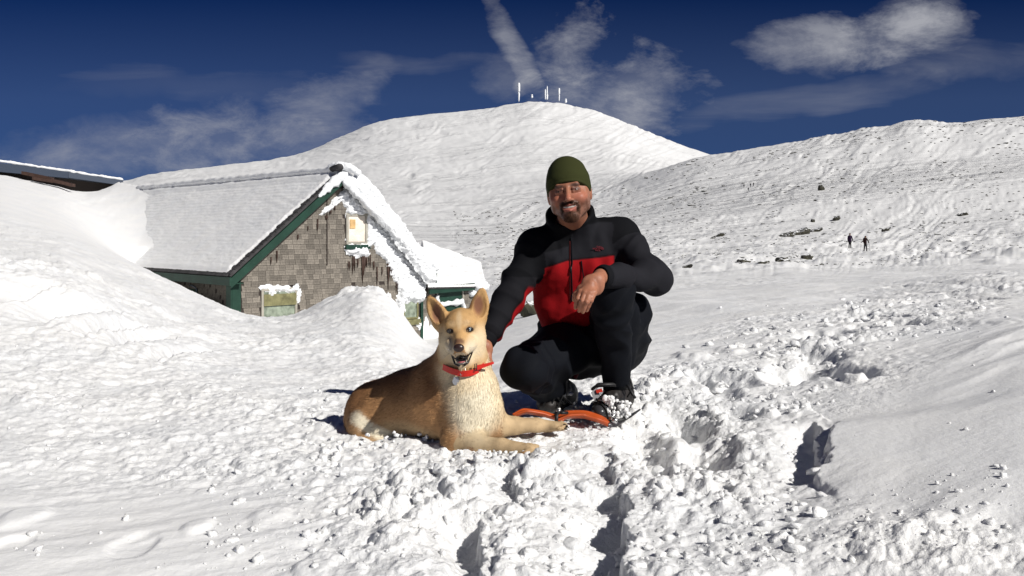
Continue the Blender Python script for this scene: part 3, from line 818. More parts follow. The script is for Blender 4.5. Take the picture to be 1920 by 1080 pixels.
# rime plastered over the right half of the gable: a thick lumpy crust
def rime_sheet(name, poly, thick, parent, s=OH, step=.018, seed=0, extra=0.0, mat=None):
    pa = np.array(poly); a = np.arange(pa[:, 0].min() - .1, pa[:, 0].max() + .1, step); z = np.arange(pa[:, 1].min() - .1, pa[:, 1].max() + .1, step)
    A, Z = np.meshgrid(a, z, indexing='ij')
    sd = poly_sd(A + .05 * vnoise2(A * 7, Z * 7, seed) + .03 * vnoise2(A * 20, Z * 20, seed + 1), Z + .06 * vnoise2(A * 6, Z * 6, seed + 5), poly)
    t = sstep(0.01, -.10, sd)
    hgt = t * thick * (1 + .5 * fbm2(A * 6, Z * 6, 3, seed + 2)) + t * clods(A, Z, .075, seed + 3, .9) * .9 + t * clods(A + 3, Z, .035, seed + 4, .9) * .7
    hgt = hgt - .03 * (1 - t)
    for v in VOID[1:2]:
        m = sstep(-.02, .05, np.minimum(np.minimum(A - v[0], v[1] - A), np.minimum(Z - v[2], v[3] - Z)) - .05 * fbm2(A * 9, Z * 9, 2, 77))
        hgt = hgt * (1 - m) - .04 * m
    org = HC + HS * s
    X = org[0] + HG[0] * A - HS[0] * hgt; Y = org[1] + HG[1] * A - HS[1] * hgt
    nr, nc = A.shape; i = np.arange(nr - 1)[:, None] * nc + np.arange(nc - 1)[None]
    keep = (hgt[:-1, :-1] > -.029) | (hgt[1:, 1:] > -.029)
    Q = np.stack([i, i + nc, i + nc + 1, i + 1], -1)[keep]
    return link(name, mesh_np(name, np.stack([X, Y, Z], -1).reshape(-1, 3), Q), mat or M_rime, parent)
rime_sheet('rime_crust', RIME_P, .05, hut, seed=3, s=OH - .01)
rime_sheet('rime_crust', [on_gable(*p, -.05) for p in [(668, 322), (700, 345), (760, 422), (822, 508), (820, 530), (800, 530), (758, 474), (712, 410), (676, 364), (655, 350)]], .05, hut, seed=37, s=-.045)
# narrow frost lines: along the inside of the left rake, and round the lower right window
rime_sheet('rime_crust', [on_gable(*p) for p in [(596, 402), (640, 355), (664, 332), (668, 345), (640, 376), (604, 408)]], .06, hut, seed=9, s=OH - .03)
rime_sheet('rime_crust', [on_gable(*p) for p in [(745, 535), (790, 535), (800, 550), (790, 566), (760, 566), (754, 600), (765, 612), (752, 614), (738, 600), (742, 575)]], .08, hut, seed=15, s=OH - .04)
rime_sheet('rime_crust', [on_gable(*p) for p in [(489, 536), (560, 536), (563, 560), (556, 566), (552, 546), (515, 545), (512, 558), (504, 556), (500, 545), (489, 545)]], .03, hut, seed=21, s=OH - .05)
rime_sheet('rime_crust', [on_gable(*p) for p in [(645, 464), (690, 462), (690, 476), (675, 482), (650, 478)]], .05, hut, seed=24, s=OH - .07)
rime_sheet('rime_crust', [on_gable(*p) for p in [(782, 596), (790, 604), (787, 618), (781, 612)]], .03, hut, seed=27, s=OH - .06)
# rime rope from the mound's lip to the window
rime_sheet('rime_crust', [on_gable(*p, OH - .25) for p in [(694, 548), (710, 552), (722, 566), (730, 548), (735, 560), (732, 580), (745, 590), (756, 606), (748, 612), (734, 598), (722, 592), (718, 600), (712, 580), (700, 568)]], .08, hut, seed=33, s=OH - .25)

# snow on the roof
def roof_snow(sgn, a_out, s0, s1, name, thick, seed):
    na, ns = 130, 240
    t = np.linspace(0, 1, na); sgrid = s0 + (s1 - s0) * np.linspace(0, 1, ns) ** 1.15
    T, S = np.meshgrid(t, sgrid, indexing='ij')
    off = (1 - T) * a_out
    A = HALF + sgn * off
    zr = HE + (HALF - off) * RISE / HALF
    # ragged front edge showing the shingles, rippled by the courses below
    S2 = S + np.where(S < s0 + .5, (1 - (S - s0) / .5) * (.05 + .06 * vnoise2(T * 42, T * 0, seed) + .045 * vnoise2(T * 75, T * 0, seed + 7)), 0) * (1 if sgn < 0 else .2)
    course = np.mod(T * 28 + .05 * vnoise2(T * 10, S * 3, 5), 1.0)
    h = thick + .007 * (1 - course) + .016 * fbm2(T * 30, S * 2.2, 4, seed) + .010 * fbm2(T * 90, S * 9, 3, seed + 1) + .03 * fbm2(T * 3, S * .5, 3, seed + 2)
    h = h + .05 * sstep(.88, 1.0, T)
    hr = .10 + .012 * vnoise2(S * 2.2, S * 0, 44); m_ = sstep(.88, 1.0, T); h = h * (1 - m_) + hr * m_
    edge = np.minimum(sstep(0, .035, T), sstep(s0, s0 + .12, S)); h = h * (edge * .95 + .05) + .052
    sl = RISE / HALF; n = 1 / math.hypot(1, sl)
    X = HC[0] + HG[0] * (A + sgn * sl * n * h * .7 * sstep(1, .93, T)) + HS[0] * S2; Y = HC[1] + HG[1] * (A + sgn * sl * n * h * .7 * sstep(1, .93, T)) + HS[1] * S2; Zz = zr + n * h
    nr, nc = A.shape; i = np.arange(nr - 1)[:, None] * nc + np.arange(nc - 1)[None]
    Q = np.stack([i, i + 1, i + nc + 1, i + nc], -1) if sgn > 0 else np.stack([i, i + nc, i + nc + 1, i + 1], -1)
    return link(name, mesh_np(name, np.stack([X, Y, Zz], -1).reshape(-1, 3), Q.reshape(-1, 4)), SNOW, hut)
roof_snow(-1, HALF - .03, .10, 11.4, 'roof_snow', .035, 40)
roof_snow(1, HALF + .06, -.04, 11.4, 'roof_snow', .10, 50)

RIDGE_SNOW = True
# lumpy ropes of rime: used on the ridge end and rake edges
def lumpy(name, pts, r, mat, parent, seed=0, amp=.35, n=14, seg=10, freq=9):
    pts = [np.asarray(p, float) for p in pts]
    P2 = []; R2 = []
    rr = r if isinstance(r, (list, tuple)) else [r] * len(pts)
    for i in range(len(pts) - 1):
        for k in range(seg):
            t = k / seg; P2.append(pts[i] * (1 - t) + pts[i + 1] * t); R2.append(rr[i] * (1 - t) + rr[i + 1] * t)
    P2.append(pts[-1]); R2.append(rr[-1])
    R2[0] *= .3; R2[-1] *= .3
    mb = MB(); mb.tube(P2, R2, n)
    V = np.array(mb.v); V = V + (V - np.repeat(np.array(P2), n, 0)) * (amp * vnoise3(V * freq, seed) + amp * .6 * vnoise3(V * freq * 2.3, seed + 1))[:, None]
    mb.v = [tuple(v) for v in V]
    return mb.build(name, mat, parent, True)
top = roof_pt(HALF, 0, 0)
lumpy('rime_crust', [roof_pt(HALF, -.02, .05), roof_pt(HW * .75, -.02, .05), roof_pt(HW + .05, -.02, .04)], [.11, .085, .09], M_rime, hut, 5, .5, seg=26, freq=14)
lumpy('rime_crust', [roof_pt(HALF, -.03, .0), roof_pt(HALF - .35, -.03, .0), roof_pt(HALF - .62, -.03, -.02)], [.12, .09, .03], M_rime, hut, 6, .5, seg=8, freq=14)
lumpy('ridge_snow', [roof_pt(HALF, .2, .12), roof_pt(HALF, 5.5, .13), roof_pt(HALF, 11.3, .12)], [.075, .08, .08], SNOW, hut, 12, .35, seg=60, freq=6)
lumpy('rime_crust', [roof_pt(HALF + .05, -.05, -.10), roof_pt(HW * .78, -.05, -.11), roof_pt(HW - .12, -.05, -.10)], [.10, .09, .08], M_rime, hut, 31, .5, seg=26, freq=14)
lumpy('ridge_cap', [roof_pt(HALF, .28, .15), roof_pt(HALF, -.16, .17)], [.07, .075], M_roof, hut, 7, .15)
lumpy('ridge_snow', [roof_pt(HALF, .32, .24), roof_pt(HALF, -.02, .22) + G3 * .08, roof_pt(HALF, -.16, .14) + G3 * .26, roof_pt(HALF, -.16, -.02) + G3 * .34], [.05, .09, .09, .05], M_rime, hut, 8, .4)

# bit of green window and bent pipe under the left eave
mb = MB(); mb.obox(hp(WL - .03, 2.05, HE - .62), S3 * .55, G3 * .03, Z3 * .26); wn_ = mb.build('window', M_green, hut)
mb = MB(); mb.obox(hp(WL - .045, 2.15, HE - .50), S3 * .35, G3 * .012, Z3 * .08); mb.build('pane', M_glass, wn_)
mb = MB(); mb.tube([hp(WL - .05, 2.4, HE - .28), hp(WL - .14, 2.1, HE - .27), hp(WL - .20, 1.75, HE - .30), hp(WL - .21, 1.68, HE - .36), hp(WL - .2, 1.78, HE - .46), hp(WL - .2, 2.0, HE - .55)], .014, 6)
mb.build('vent_pipe', M_bluegrey, hut, True)

# ------------------------------------------------------------------ lower wing behind the gable, right
wing = empty('hut_wing', tuple(P(860, 600, 23.5)))
tag(wing, 'low wing with green eave and window under deep roof snow, right of the big gable', 'hut wing')
def WP(px, py, D): return P(px, py, D)
d0, d1 = 22.6, 24.2                         # eave runs a little away to the right
e0, e1 = WP(806, 537, d0), WP(889, 537, d1)
ev = e1 - e0; ev[2] = 0; evn = ev / np.linalg.norm(ev); bk = np.array([-evn[1], evn[0], 0])
mb = MB(); mb.obox(np.array([e0[0], e0[1], -2.6]) + bk * .18, ev + evn * .25, bk * .15, Z3 * (e0[2] + 2.6 - .1)); wwall = mb.build('wing_wall', M_wallback, wing)
mb = MB(); mb.obox(np.array([e1[0], e1[1], -2.6]) + bk * .34 + evn * .25, bk * 3, -evn * .15, Z3 * (e0[2] + 2.6 - .1)); mb.build('wing_wall', M_wallback, wing)
mb = MB(); mb.obox(e0 - Z3 * .19, ev + evn * .04, bk * .04, Z3 * .19); mb.build('eave_board', M_green, wing)
rw = math.atan2(evn[1], evn[0]); org = e0 + bk * .178
wv0 = P(828, 546, 23.0); wv1 = P(878, 546, 24.0)
ta = float(np.dot(wv0 - e0, evn)); tb = float(np.dot(wv1 - e0, evn)); tz1 = e0[2] - .15; tz0 = e0[2] - 1.1
shingle_wall(wwall, 0, float(np.linalg.norm(ev)) + .2, -1.9, e0[2] - .15, lambda a, z: not (ta - .03 < a < tb + .03 and z > tz0 - .03),
             lambda a, z: z > -1.3, None, rw, 200, lambda a: (org[0] + evn[0] * a, org[1] + evn[1] * a))
mb = MB()
o0 = org - bk * .03
for (p, q, r, t) in [(ta, tb, tz0, tz0 + .05), (ta, tb, tz1 - .04, tz1), (ta, ta + .06, tz0 + .052, tz1 - .042), (tb - .06, tb, tz0 + .052, tz1 - .042)]:
    mb.obox(np.array([o0[0], o0[1], 0]) + evn * p + Z3 * r, evn * (q - p), bk * .05, Z3 * (t - r))
ww = mb.build('window', M_frame, wing)
mb = MB(); mb.obox(np.array([o0[0], o0[1], 0]) + bk * .03 + evn * (ta + .06) + Z3 * (tz0 + .05), evn * (tb - ta - .12), bk * .01, Z3 * (tz1 - tz0 - .09)); mb.build('shutter', M_green, ww)
zc = tz1 - .36
lumpy('rime_crust', [o0 * [1, 1, 0] + evn * (ta + .02) + Z3 * (tz1 - .08), o0 * [1, 1, 0] + evn * (ta + .03) + Z3 * (zc - .10)], [.06, .06], M_rime, wing, 11, .5)
lumpy('rime_crust', [o0 * [1, 1, 0] + evn * (ta + .05) + Z3 * zc, o0 * [1, 1, 0] + evn * (tb - .1) + Z3 * (zc + .02), o0 * [1, 1, 0] + evn * (tb + .02) + Z3 * (zc - .2)], [.06, .07, .05], M_rime, wing, 12, .5, seg=12)
lumpy('rime_crust', [o0 * [1, 1, 0] + evn * (tb + .22) + Z3 * (tz1 - .1), o0 * [1, 1, 0] + evn * (tb + .5) + Z3 * (tz1 - .12)], [.12, .10], M_rime, wing, 13, .5)
# wing roof: shed plane rising from the eave back towards the main hut, snow loaded
def wing_roof():
    nu, nv = 90, 80
    U, Vv = np.meshgrid(np.linspace(0, 1, nu), np.linspace(0, 1, nv), indexing='ij')
    # corners: eave left, eave right, back right, back left
    c0, c1 = e0 - evn * .10 - bk * .02, e1 + evn * .55 - bk * .02
    c2, c3 = P(905, 505, 26.5), P(788, 462, 25.0)
    B = ((1 - U) * (1 - Vv))[..., None] * c0 + (U * (1 - Vv))[..., None] * c1 + (U * Vv)[..., None] * c2 + ((1 - U) * Vv)[..., None] * c3
    h = .20 + .06 * fbm2(U * 5, Vv * 5, 4, 70) + .05 * clods(U * 3.2, Vv * 3.2, .09, 71, .7)
    edge = np.minimum(np.minimum(sstep(0, .05, Vv), sstep(0, .03, U)), sstep(1, .96, U)); h = h * edge - .02 * (1 - edge)
    h = h + .02 * (1 - sstep(0, .05, Vv)) * vnoise2(U * 60, U * 0, 73)
    B[..., 2] += h
    nr, nc = U.shape; i = np.arange(nr - 1)[:, None] * nc + np.arange(nc - 1)[None]
    link('roof_snow', mesh_np('roof_snow', B.reshape(-1, 3), np.stack([i, i + nc, i + nc + 1, i + 1], -1).reshape(-1, 4)), SNOW, wing)
    mb = MB(); t = np.array([0, 0, -.06]); q = [c0, c1, c2, c3]
    mb.box8([p + t for p in q] + [p - Z3 * .02 for p in q]); mb.build('roof', M_roof, wing)
wing_roof()
lumpy('rime_crust', [e1 + evn * .05 - Z3 * .02, e1 + evn * .35 + Z3 * .02, e1 + evn * .6 - Z3 * .1], [.10, .16, .08], M_rime, wing, 17, .5)

# ------------------------------------------------------------------ roof line of the building buried on the left
bur = empty('buried_building', tuple(P(100, 340, 30)))
tag(bur, 'dark roof edge of a second building almost wholly buried in snow at far left', 'building')
def band(px0, py0, px1, py1, D0, D1, h0, h1, name, mat):
    p, q = P(px0, py0, D0), P(px1, py1, D1); d = q - p; b_ = np.array([-d[1], d[0], 0]); b_ = -b_ / np.linalg.norm(b_) if b_[1] < 0 else b_ / np.linalg.norm(b_)
    mb = MB(); mb.box8([p - Z3 * h0, q - Z3 * h1, q - Z3 * h1 + b_ * 2.5, p - Z3 * h0 + b_ * 2.5, p, q, q + b_ * 2.5, p + b_ * 2.5])
    return mb.build(name, mat, bur)
band(-160, 285, 128, 322, 27.5, 28.6, .36, .20, 'roof_edge', M_bluegrey)
band(128.5, 323, 231, 338, 28.6, 29.5, .17, .17, 'roof_edge', M_bluegrey)
p_, q_ = P(-160, 304, 28.0), P(214, 343, 29.6)
mb = MB(); mb.obox(p_ - Z3 * 3.0, q_ - p_, np.array([0, .5, 0]), Z3 * 3.0); mb.build('wall', M_wallback, bur)
lumpy('snow_cap', [P(-160, 283, 27.6), P(0, 302, 28.2), P(128, 321, 28.8), P(231, 337, 29.6)], .045, SNOW, bur, 19, .5, seg=40)
for k, (x0, y0, x1, y1) in enumerate([(40, 321, 92, 332), (60, 331, 118, 340), (100, 336, 132, 344)]):
    p, q = P(x0, y0, 26.4 - .1 * k), P(x1, y1, 26.5 - .1 * k)
    mb = MB(); mb.obox(p, q - p, np.array([0, .3, .0]), Z3 * -.09); mb.build('plank', M_stain, bur)
# ------------------------------------------------------------------ rocks
def rock_material():
    m = bpy.data.materials.new('lichen_rock'); m.use_nodes = True
    nt = m.node_tree; b = NB(nt); bs = nt.nodes['Principled BSDF']; bs.inputs['Roughness'].default_value = .9
    g = b.n('ShaderNodeNewGeometry'); sep = b.n('ShaderNodeSeparateXYZ', {0: g.outputs['Normal']})
    no = b.n('ShaderNodeTexNoise', {'Vector': g.outputs['Position'], 'Scale': 4.0, 'Detail': 6.0}).outputs[0]
    base = b.mix(b.ramp(no, [(.4, 0.), (.6, 1.)]), (.016, .015, .013), (.06, .057, .035))
    f = b.m('ADD', sep.outputs[2], b.m('MULTIPLY', b.m('SUBTRACT', no, .5), 1.6))
    c = b.mix(b.ramp(f, [(.80, 0.), (.92, 1.)]), base, (.84, .85, .87))
    nt.links.new(c, bs.inputs['Base Color'])
    return m
M_rock = rock_material()
def ico(sub):
    import bmesh
    bm = bmesh.new(); bmesh.ops.create_icosphere(bm, subdivisions=sub, radius=1.0)
    V = np.array([v.co for v in bm.verts]); Fc = np.array([[v.index for v in f.verts] for f in bm.faces]); bm.free()
    return V, Fc
I2, F2 = ico(3); I1, F1 = ico(2); I0, F0 = ico(1)
def rock(px, py, D, wpx, hpx, label, seed, rot=0.0):
    gz_ = float(ground_z(px, D)[0]); p = P(px, py, D)
    w = wpx / F * D / 2; h = hpx / F * D / 2
    V = I2.copy(); V = np.sign(V) * np.abs(V) ** .8
    V = V * (1 + .35 * vnoise3(V * 1.6 + seed, seed) + .18 * vnoise3(V * 4 + seed, seed + 1))[:, None]
    V = V * [w * 1.1, w * .8, h * 1.5]
    c, s = math.cos(rot), math.sin(rot); V[:, [0, 2]] = np.stack([V[:, 0] * c - V[:, 2] * s, V[:, 0] * s + V[:, 2] * c], -1)
    o = link('rock', mesh_np('rock', V, F2, smooth=False), M_rock)
    o.location = (p[0], p[1], gz_ + h * (.55 if D > 30 else .15))
    tag(o, label, 'rock', 'dark rocks poking out of the snow')
for k, (px, py, D, w, h, lab, rot) in enumerate([
    (1392, 516, 62, 30, 13, 'dark rounded rock on the flat, right of the man\'s elbow', 0),
    (1388, 527, 56, 26, 8, 'low rock just in front of the rounded one right of the elbow', .1),
    (1467, 544, 46, 24, 8, 'greenish flat rock nearest the foreground, right of the man', .1),
    (1280, 524, 60, 30, 9, 'long slanting rock touching the man\'s elbow outline', .35),
    (1296, 511, 66, 14, 5, 'small arched rock above the slanting rock by the elbow', .1),
    (1289, 556, 42, 18, 5, 'thin rock sliver below the man\'s elbow, nearest to him', .3),
    (1432, 549, 45, 18, 4, 'flat sliver of rock left of the greenish flat rock', .1),
    (1512, 503, 78, 18, 9, 'small rock between the rounded rock and the hikers', .2),
    (1752, 508, 70, 36, 9, 'broad low rock right of and below the hikers', .1),
    (1476, 446, 150, 26, 7, 'lower left piece of the broken dark ledge on the slope', .3),
    (1500, 436, 160, 34, 10, 'biggest middle piece of the broken dark ledge on the slope', .38),
    (1528, 426, 168, 24, 5, 'upper right piece of the broken dark ledge on the slope', .35),
    (1350, 424, 175, 14, 5, 'dark sliver of rock on the slope above the man\'s shoulder', .5),
    (1336, 433, 170, 12, 3, 'small dark rock just left of the sliver above the shoulder', .5),
    (1568, 396, 190, 12, 7, 'dark pointed rock uphill of the broken ledge', .3),
    (1524, 399, 190, 8, 5, 'tiny square dark rock left of the pointed one uphill', .1),
    (1006, 606, 15, 62, 26, 'mossy flat rock between the dog and the man\'s red side', -.1),
    (985, 585, 17, 26, 18, 'dark rock behind the mossy flat one beside the man\'s arm', .2),
    (1540, 335, 260, 10, 10, 'upright dark rock high on the right slope', 0),
    (1660, 433, 150, 14, 5, 'small rock above and right of the two hikers', .2),
    (1805, 396, 180, 16, 5, 'long thin rock on the slope at the far right', .2)]):
    rock(px, py, D, w, h, lab, 100 + k, rot)
# scattered stones, far too many and too small to single out
def scatter_rocks():
    rs = np.random.RandomState(11); Vs = []; Fs = []; n = 0
    pts = []
    while len(pts) < 2800:
        px = rs.uniform(850, 1990); D = math.exp(rs.uniform(math.log(45), math.log(560)))
        d = float(fbm2(np.array([px / 90]), np.array([math.log(D) * 5]), 3, 91)[0])
        if d + rs.rand() * .9 > .62: pts.append((px, D))
    A = np.array(pts); z = ground_z(A[:, 0], A[:, 1])
    for (px, D), zz in zip(pts, z):
        r = D / F * rs.uniform(.5, 1.5) * (1.6 if rs.rand() < .08 else 1)
        V = I0 * (1 + .4 * rs.randn(len(I0), 1) * .4) * [r * rs.uniform(1, 3.0), r * 2, r * .8]
        V = V + [(px - 960) / F * D, D, zz + r * .35]
        Vs.append(V); Fs.append(F0 + n); n += len(I0)
    o = link('scattered_stones', mesh_np('scattered_stones', np.concatenate(Vs), np.concatenate(Fs), smooth=False), M_rock)
    tag(o, 'countless small stones showing through the snow on the slope', kind='stuff')
scatter_rocks()

# ------------------------------------------------------------------ summit masts
def mast(px, py_top, py_bot, wpx, label, kind):
    D = 2195.0; p0 = P(px, py_bot + 3, D); p1 = P(px, py_top, D); r = wpx / 2 / F * D
    t = empty('summit_mast', tuple(p0)); tag(t, label, 'mast', 'rimed masts on the summit')
    H = p1[2] - p0[2]
    if kind == 0:
        lumpy('antenna', [p0 + Z3 * H * .5, p0 + Z3 * H], [r, r * 1.05], M_rime, t, 1, .12, 10, 8, .1)
        lumpy('tower', [p0, p0 + Z3 * H * .38, p0 + Z3 * H * .51], [r * .5, r * .75, r * .6], M_rime, t, 2, .25, 8, 6, .2)
    elif kind == 1:
        lumpy('tower', [p0, p0 + Z3 * H * .32], [r * .8, r * 1.2], M_rime, t, 3, .2, 8, 6, .2)
        lumpy('antenna', [p0 + Z3 * H * .3, p0 + Z3 * H], [r * .8, r * .6], M_rime, t, 4, .2, 8, 6, .2)
        lumpy('dish', [p0 + Z3 * H * .28 - [r, 0, 0], p0 + Z3 * H * .36 + [r, 0, 0]], [r * 1.3, r * 1.3], M_rime, t, 5, .2, 8, 4, .2)
    else:
        lumpy('pole', [p0, p1], [r, r], M_rime, t, 6, .15, 8, 8, .2)
mast(973, 155, 188, 4.4, 'tallest rime coated mast, leftmost on the summit', 0)
mast(1022.5, 167, 184, 2.2, 'thin short rimed pole just left of the dish mast', 2)
mast(1026, 161, 184, 3.0, 'rimed mast with a bulging dish in the middle of the summit', 1)
mast(1048.5, 165, 187, 3.2, 'rightmost rimed mast on the summit', 0)
for (px, py, w, lab) in [(997.5, 181, 4, 'small white hut on the summit between the masts'), (1061, 190, 4.5, 'small rimed block right of the summit masts')]:
    D = 2190.; p = P(px, py + 3, D); r = w / 2 / F * D
    b0 = empty('summit_hut', tuple(p)); tag(b0, lab, 'hut', 'tiny buildings on the summit')
    lumpy('wall', [p, p + Z3 * r * 2.6], [r, r * .9], M_rime, b0, 9, .1, 8, 4, .1)
    lumpy('roof', [p + Z3 * r * 2.4, p + Z3 * r * 3.6], [r * 1.1, r * .5], M_rime, b0, 10, .1, 8, 4, .1)
# ------------------------------------------------------------------ signed distance modelling
class Field:
    def __init__(s, xs, ys, zs):
        s.ax = [np.asarray(a, np.float32) for a in (xs, ys, zs)]
        s.F = np.full([len(a) for a in s.ax], 0.5, np.float32)
    def _box(s, lo, hi):
        sl = []
        for a, l, h in zip(s.ax, lo, hi):
            i0 = max(int(np.searchsorted(a, l)) - 1, 0); i1 = min(int(np.searchsorted(a, h)) + 1, len(a))
            if i1 <= i0: return None, None
            sl.append(slice(i0, i1))
        g = np.meshgrid(*[a[q] for a, q in zip(s.ax, sl)], indexing='ij', sparse=True)
        return tuple(sl), g
    def _comb(s, sl, d, k, op):
        a = s.F[sl]; d = d.astype(np.float32)
        if op == 'sub':
            d = -d; k = max(k, 1e-5); h = np.maximum(k - np.abs(a - d), 0) / k
            s.F[sl] = np.maximum(a, d) + h * h * k / 4
        else:
            k = max(k, 1e-5); h = np.maximum(k - np.abs(a - d), 0) / k
            s.F[sl] = np.minimum(a, d) - h * h * k / 4
    def cap(s, a, b, ra, rb=None, k=.02, op='add', flat=None):
        """tapered capsule"""
        rb = ra if rb is None else rb
        a = np.asarray(a, float); b = np.asarray(b, float); m = max(ra, rb) + k + .012
        sl, g = s._box(np.minimum(a, b) - m, np.maximum(a, b) + m)
        if sl is None: return
        ba = b - a; L = float(ba @ ba) + 1e-12
        px, py, pz = g[0] - a[0], g[1] - a[1], g[2] - a[2]
        h = np.clip((px * ba[0] + py * ba[1] + pz * ba[2]) / L, 0, 1)
        d = np.sqrt((px - h * ba[0]) ** 2 + (py - h * ba[1]) ** 2 + (pz - h * ba[2]) ** 2) - (ra + (rb - ra) * h)
        s._comb(sl, d, k, op)
    def chain(s, pts, rs, k=.02, op='add'):
        for i in range(len(pts) - 1): s.cap(pts[i], pts[i + 1], rs[i], rs[i + 1], k if i == 0 else min(k, .012), op)
    def ell(s, c, r, R=None, k=.02, op='add'):
        c = np.asarray(c, float); r = np.asarray(r, float) * np.ones(3); m = r.max() + k + .012
        sl, g = s._box(c - m, c + m)
        if sl is None: return
        p = [g[i] - c[i] for i in range(3)]
        if R is not None:
            R = np.asarray(R); p = [sum(R[j, i] * p[j] for j in range(3)) for i in range(3)]   # columns of R are local axes
        k0 = np.sqrt(sum((p[i] / r[i]) ** 2 for i in range(3))); k1 = np.sqrt(sum((p[i] / r[i] ** 2) ** 2 for i in range(3))) + 1e-9
        s._comb(sl, k0 * (k0 - 1) / k1, k, op)
    def half(s, c, n, k=.004):
        """cut away everything on the side of c the normal points to"""
        n = np.asarray(n, float) / np.linalg.norm(n)
        g = np.meshgrid(*s.ax, indexing='ij', sparse=True)
        d = sum((g[i] - c[i]) * n[i] for i in range(3))
        s.F = np.maximum(s.F, d.astype(np.float32))
    def mesh(s):
        Fd = s.F; ins = Fd < 0
        n = ins.astype(np.uint8)
        c = sum(n[i:n.shape[0] - 1 + i, j:n.shape[1] - 1 + j, k:n.shape[2] - 1 + k] for i in (0, 1) for j in (0, 1) for k in (0, 1))
        act = (c > 0) & (c < 8)
        I, J, K = np.nonzero(act)
        idx = np.full(act.shape, -1, np.int32); idx[I, J, K] = np.arange(len(I))
        val = {(i, j, k): Fd[I + i, J + j, K + k] for i in (0, 1) for j in (0, 1) for k in (0, 1)}
        acc = np.zeros((len(I), 3), np.float32); cnt = np.zeros(len(I), np.float32)
        for ax in range(3):
            for u in (0, 1):
                for v in (0, 1):
                    a = [u, v]; a.insert(ax, 0); b = [u, v]; b.insert(ax, 1)
                    f0, f1 = val[tuple(a)], val[tuple(b)]; m = (f0 < 0) != (f1 < 0)
                    t = f0 / np.where(m, f0 - f1, 1)
                    q = np.zeros((len(I), 3), np.float32); q[:, ax] = t
                    o = [w for w in range(3) if w != ax]; q[:, o[0]] = u; q[:, o[1]] = v
                    acc += q * m[:, None]; cnt += m
        acc /= np.maximum(cnt, 1)[:, None]
        V = np.empty_like(acc)
        for w, IJ in enumerate((I, J, K)):
            a = s.ax[w]; V[:, w] = a[IJ] + (a[IJ + 1] - a[IJ]) * acc[:, w]
        Q = []
        for ax in range(3):
            sl0 = [slice(None)] * 3; sl1 = [slice(None)] * 3
            sl0[ax] = slice(0, -1); sl1[ax] = slice(1, None)
            o = [w for w in range(3) if w != ax]
            for w in o: sl0[w] = slice(1, -1); sl1[w] = slice(1, -1)
            A, B = ins[tuple(sl0)], ins[tuple(sl1)]; m = A != B
            e = list(np.nonzero(m)); base = [e[0].copy(), e[1].copy(), e[2].copy()]
            for w in o: base[w] = base[w] + 1
            def cell(d0, d1):
                q = [b.copy() for b in base]; q[o[0]] -= d0; q[o[1]] -= d1
                return idx[q[0], q[1], q[2]]
            quad = np.stack([cell(1, 1), cell(0, 1), cell(0, 0), cell(1, 0)], -1)
            flip = A[m] if ax != 1 else ~A[m]
            quad[~flip] = quad[~flip][:, ::-1]
            Q.append(quad)
        Q = np.concatenate(Q); Q = Q[(Q >= 0).all(1)]
        return V, Q

def seg_d(p, a, b):
    a = np.asarray(a); b = np.asarray(b); ba = b - a
    h = np.clip(((p - a) @ ba) / (ba @ ba), 0, 1)
    return np.linalg.norm(p - a - h[:, None] * ba, axis=1), h
def axis(lo, hi, step, dense=(), dstep=None):
    """grid coordinates, finer inside the dense interval"""
    if not dense: return np.arange(lo, hi + step, step)
    a = np.arange(lo, dense[0], step); b = np.arange(dense[0], dense[1], dstep); c = np.arange(dense[1], hi + step, step)
    return np.concatenate([a, b, c])
def largest(V, Q):
    """keep only the biggest connected piece"""
    lab = np.arange(len(V))
    for _ in range(400):
        m = lab[Q].min(1); new = lab.copy()
        for k in range(Q.shape[1]): np.minimum.at(new, Q[:, k], m)
        new = new[new]
        if (new == lab).all(): break
        lab = new
    u, c = np.unique(lab, return_counts=True); keep = lab == u[np.argmax(c)]
    idx = np.cumsum(keep) - 1
    return V[keep], idx[Q[keep[Q[:, 0]]]]
def vnormals(V, Q):
    a, b, c = V[Q[:, 0]], V[Q[:, 1]], V[Q[:, 2]]
    fn = np.cross(b - a, c - a) + (np.cross(c - a, V[Q[:, 3]] - a) if Q.shape[1] == 4 else 0)
    N = np.zeros_like(V)
    for k in range(Q.shape[1]): np.add.at(N, Q[:, k], fn)
    return N / (np.linalg.norm(N, axis=1)[:, None] + 1e-12)
def relax(V, Q, it=1, w=.5):
    for _ in range(it):
        S = np.zeros_like(V); n = np.zeros(len(V), np.float32)
        k = Q.shape[1]
        for i in range(k):
            j = (i + 1) % k
            np.add.at(S, Q[:, i], V[Q[:, j]]); np.add.at(n, Q[:, i], 1)
            np.add.at(S, Q[:, j], V[Q[:, i]]); np.add.at(n, Q[:, j], 1)
        V = V * (1 - w) + w * S / np.maximum(n, 1)[:, None]
    return V
def frame(yaw=0, pitch=0, roll=0):
    """local axes: x picture right, y away from the camera, z up (degrees)"""
    from mathutils import Euler
    y, p, r = (math.radians(v) for v in (yaw, pitch, roll))
    M = Matrix.Rotation(y, 3, 'Z') @ Matrix.Rotation(p, 3, 'X') @ Matrix.Rotation(r, 3, 'Y')
    return np.array(M)
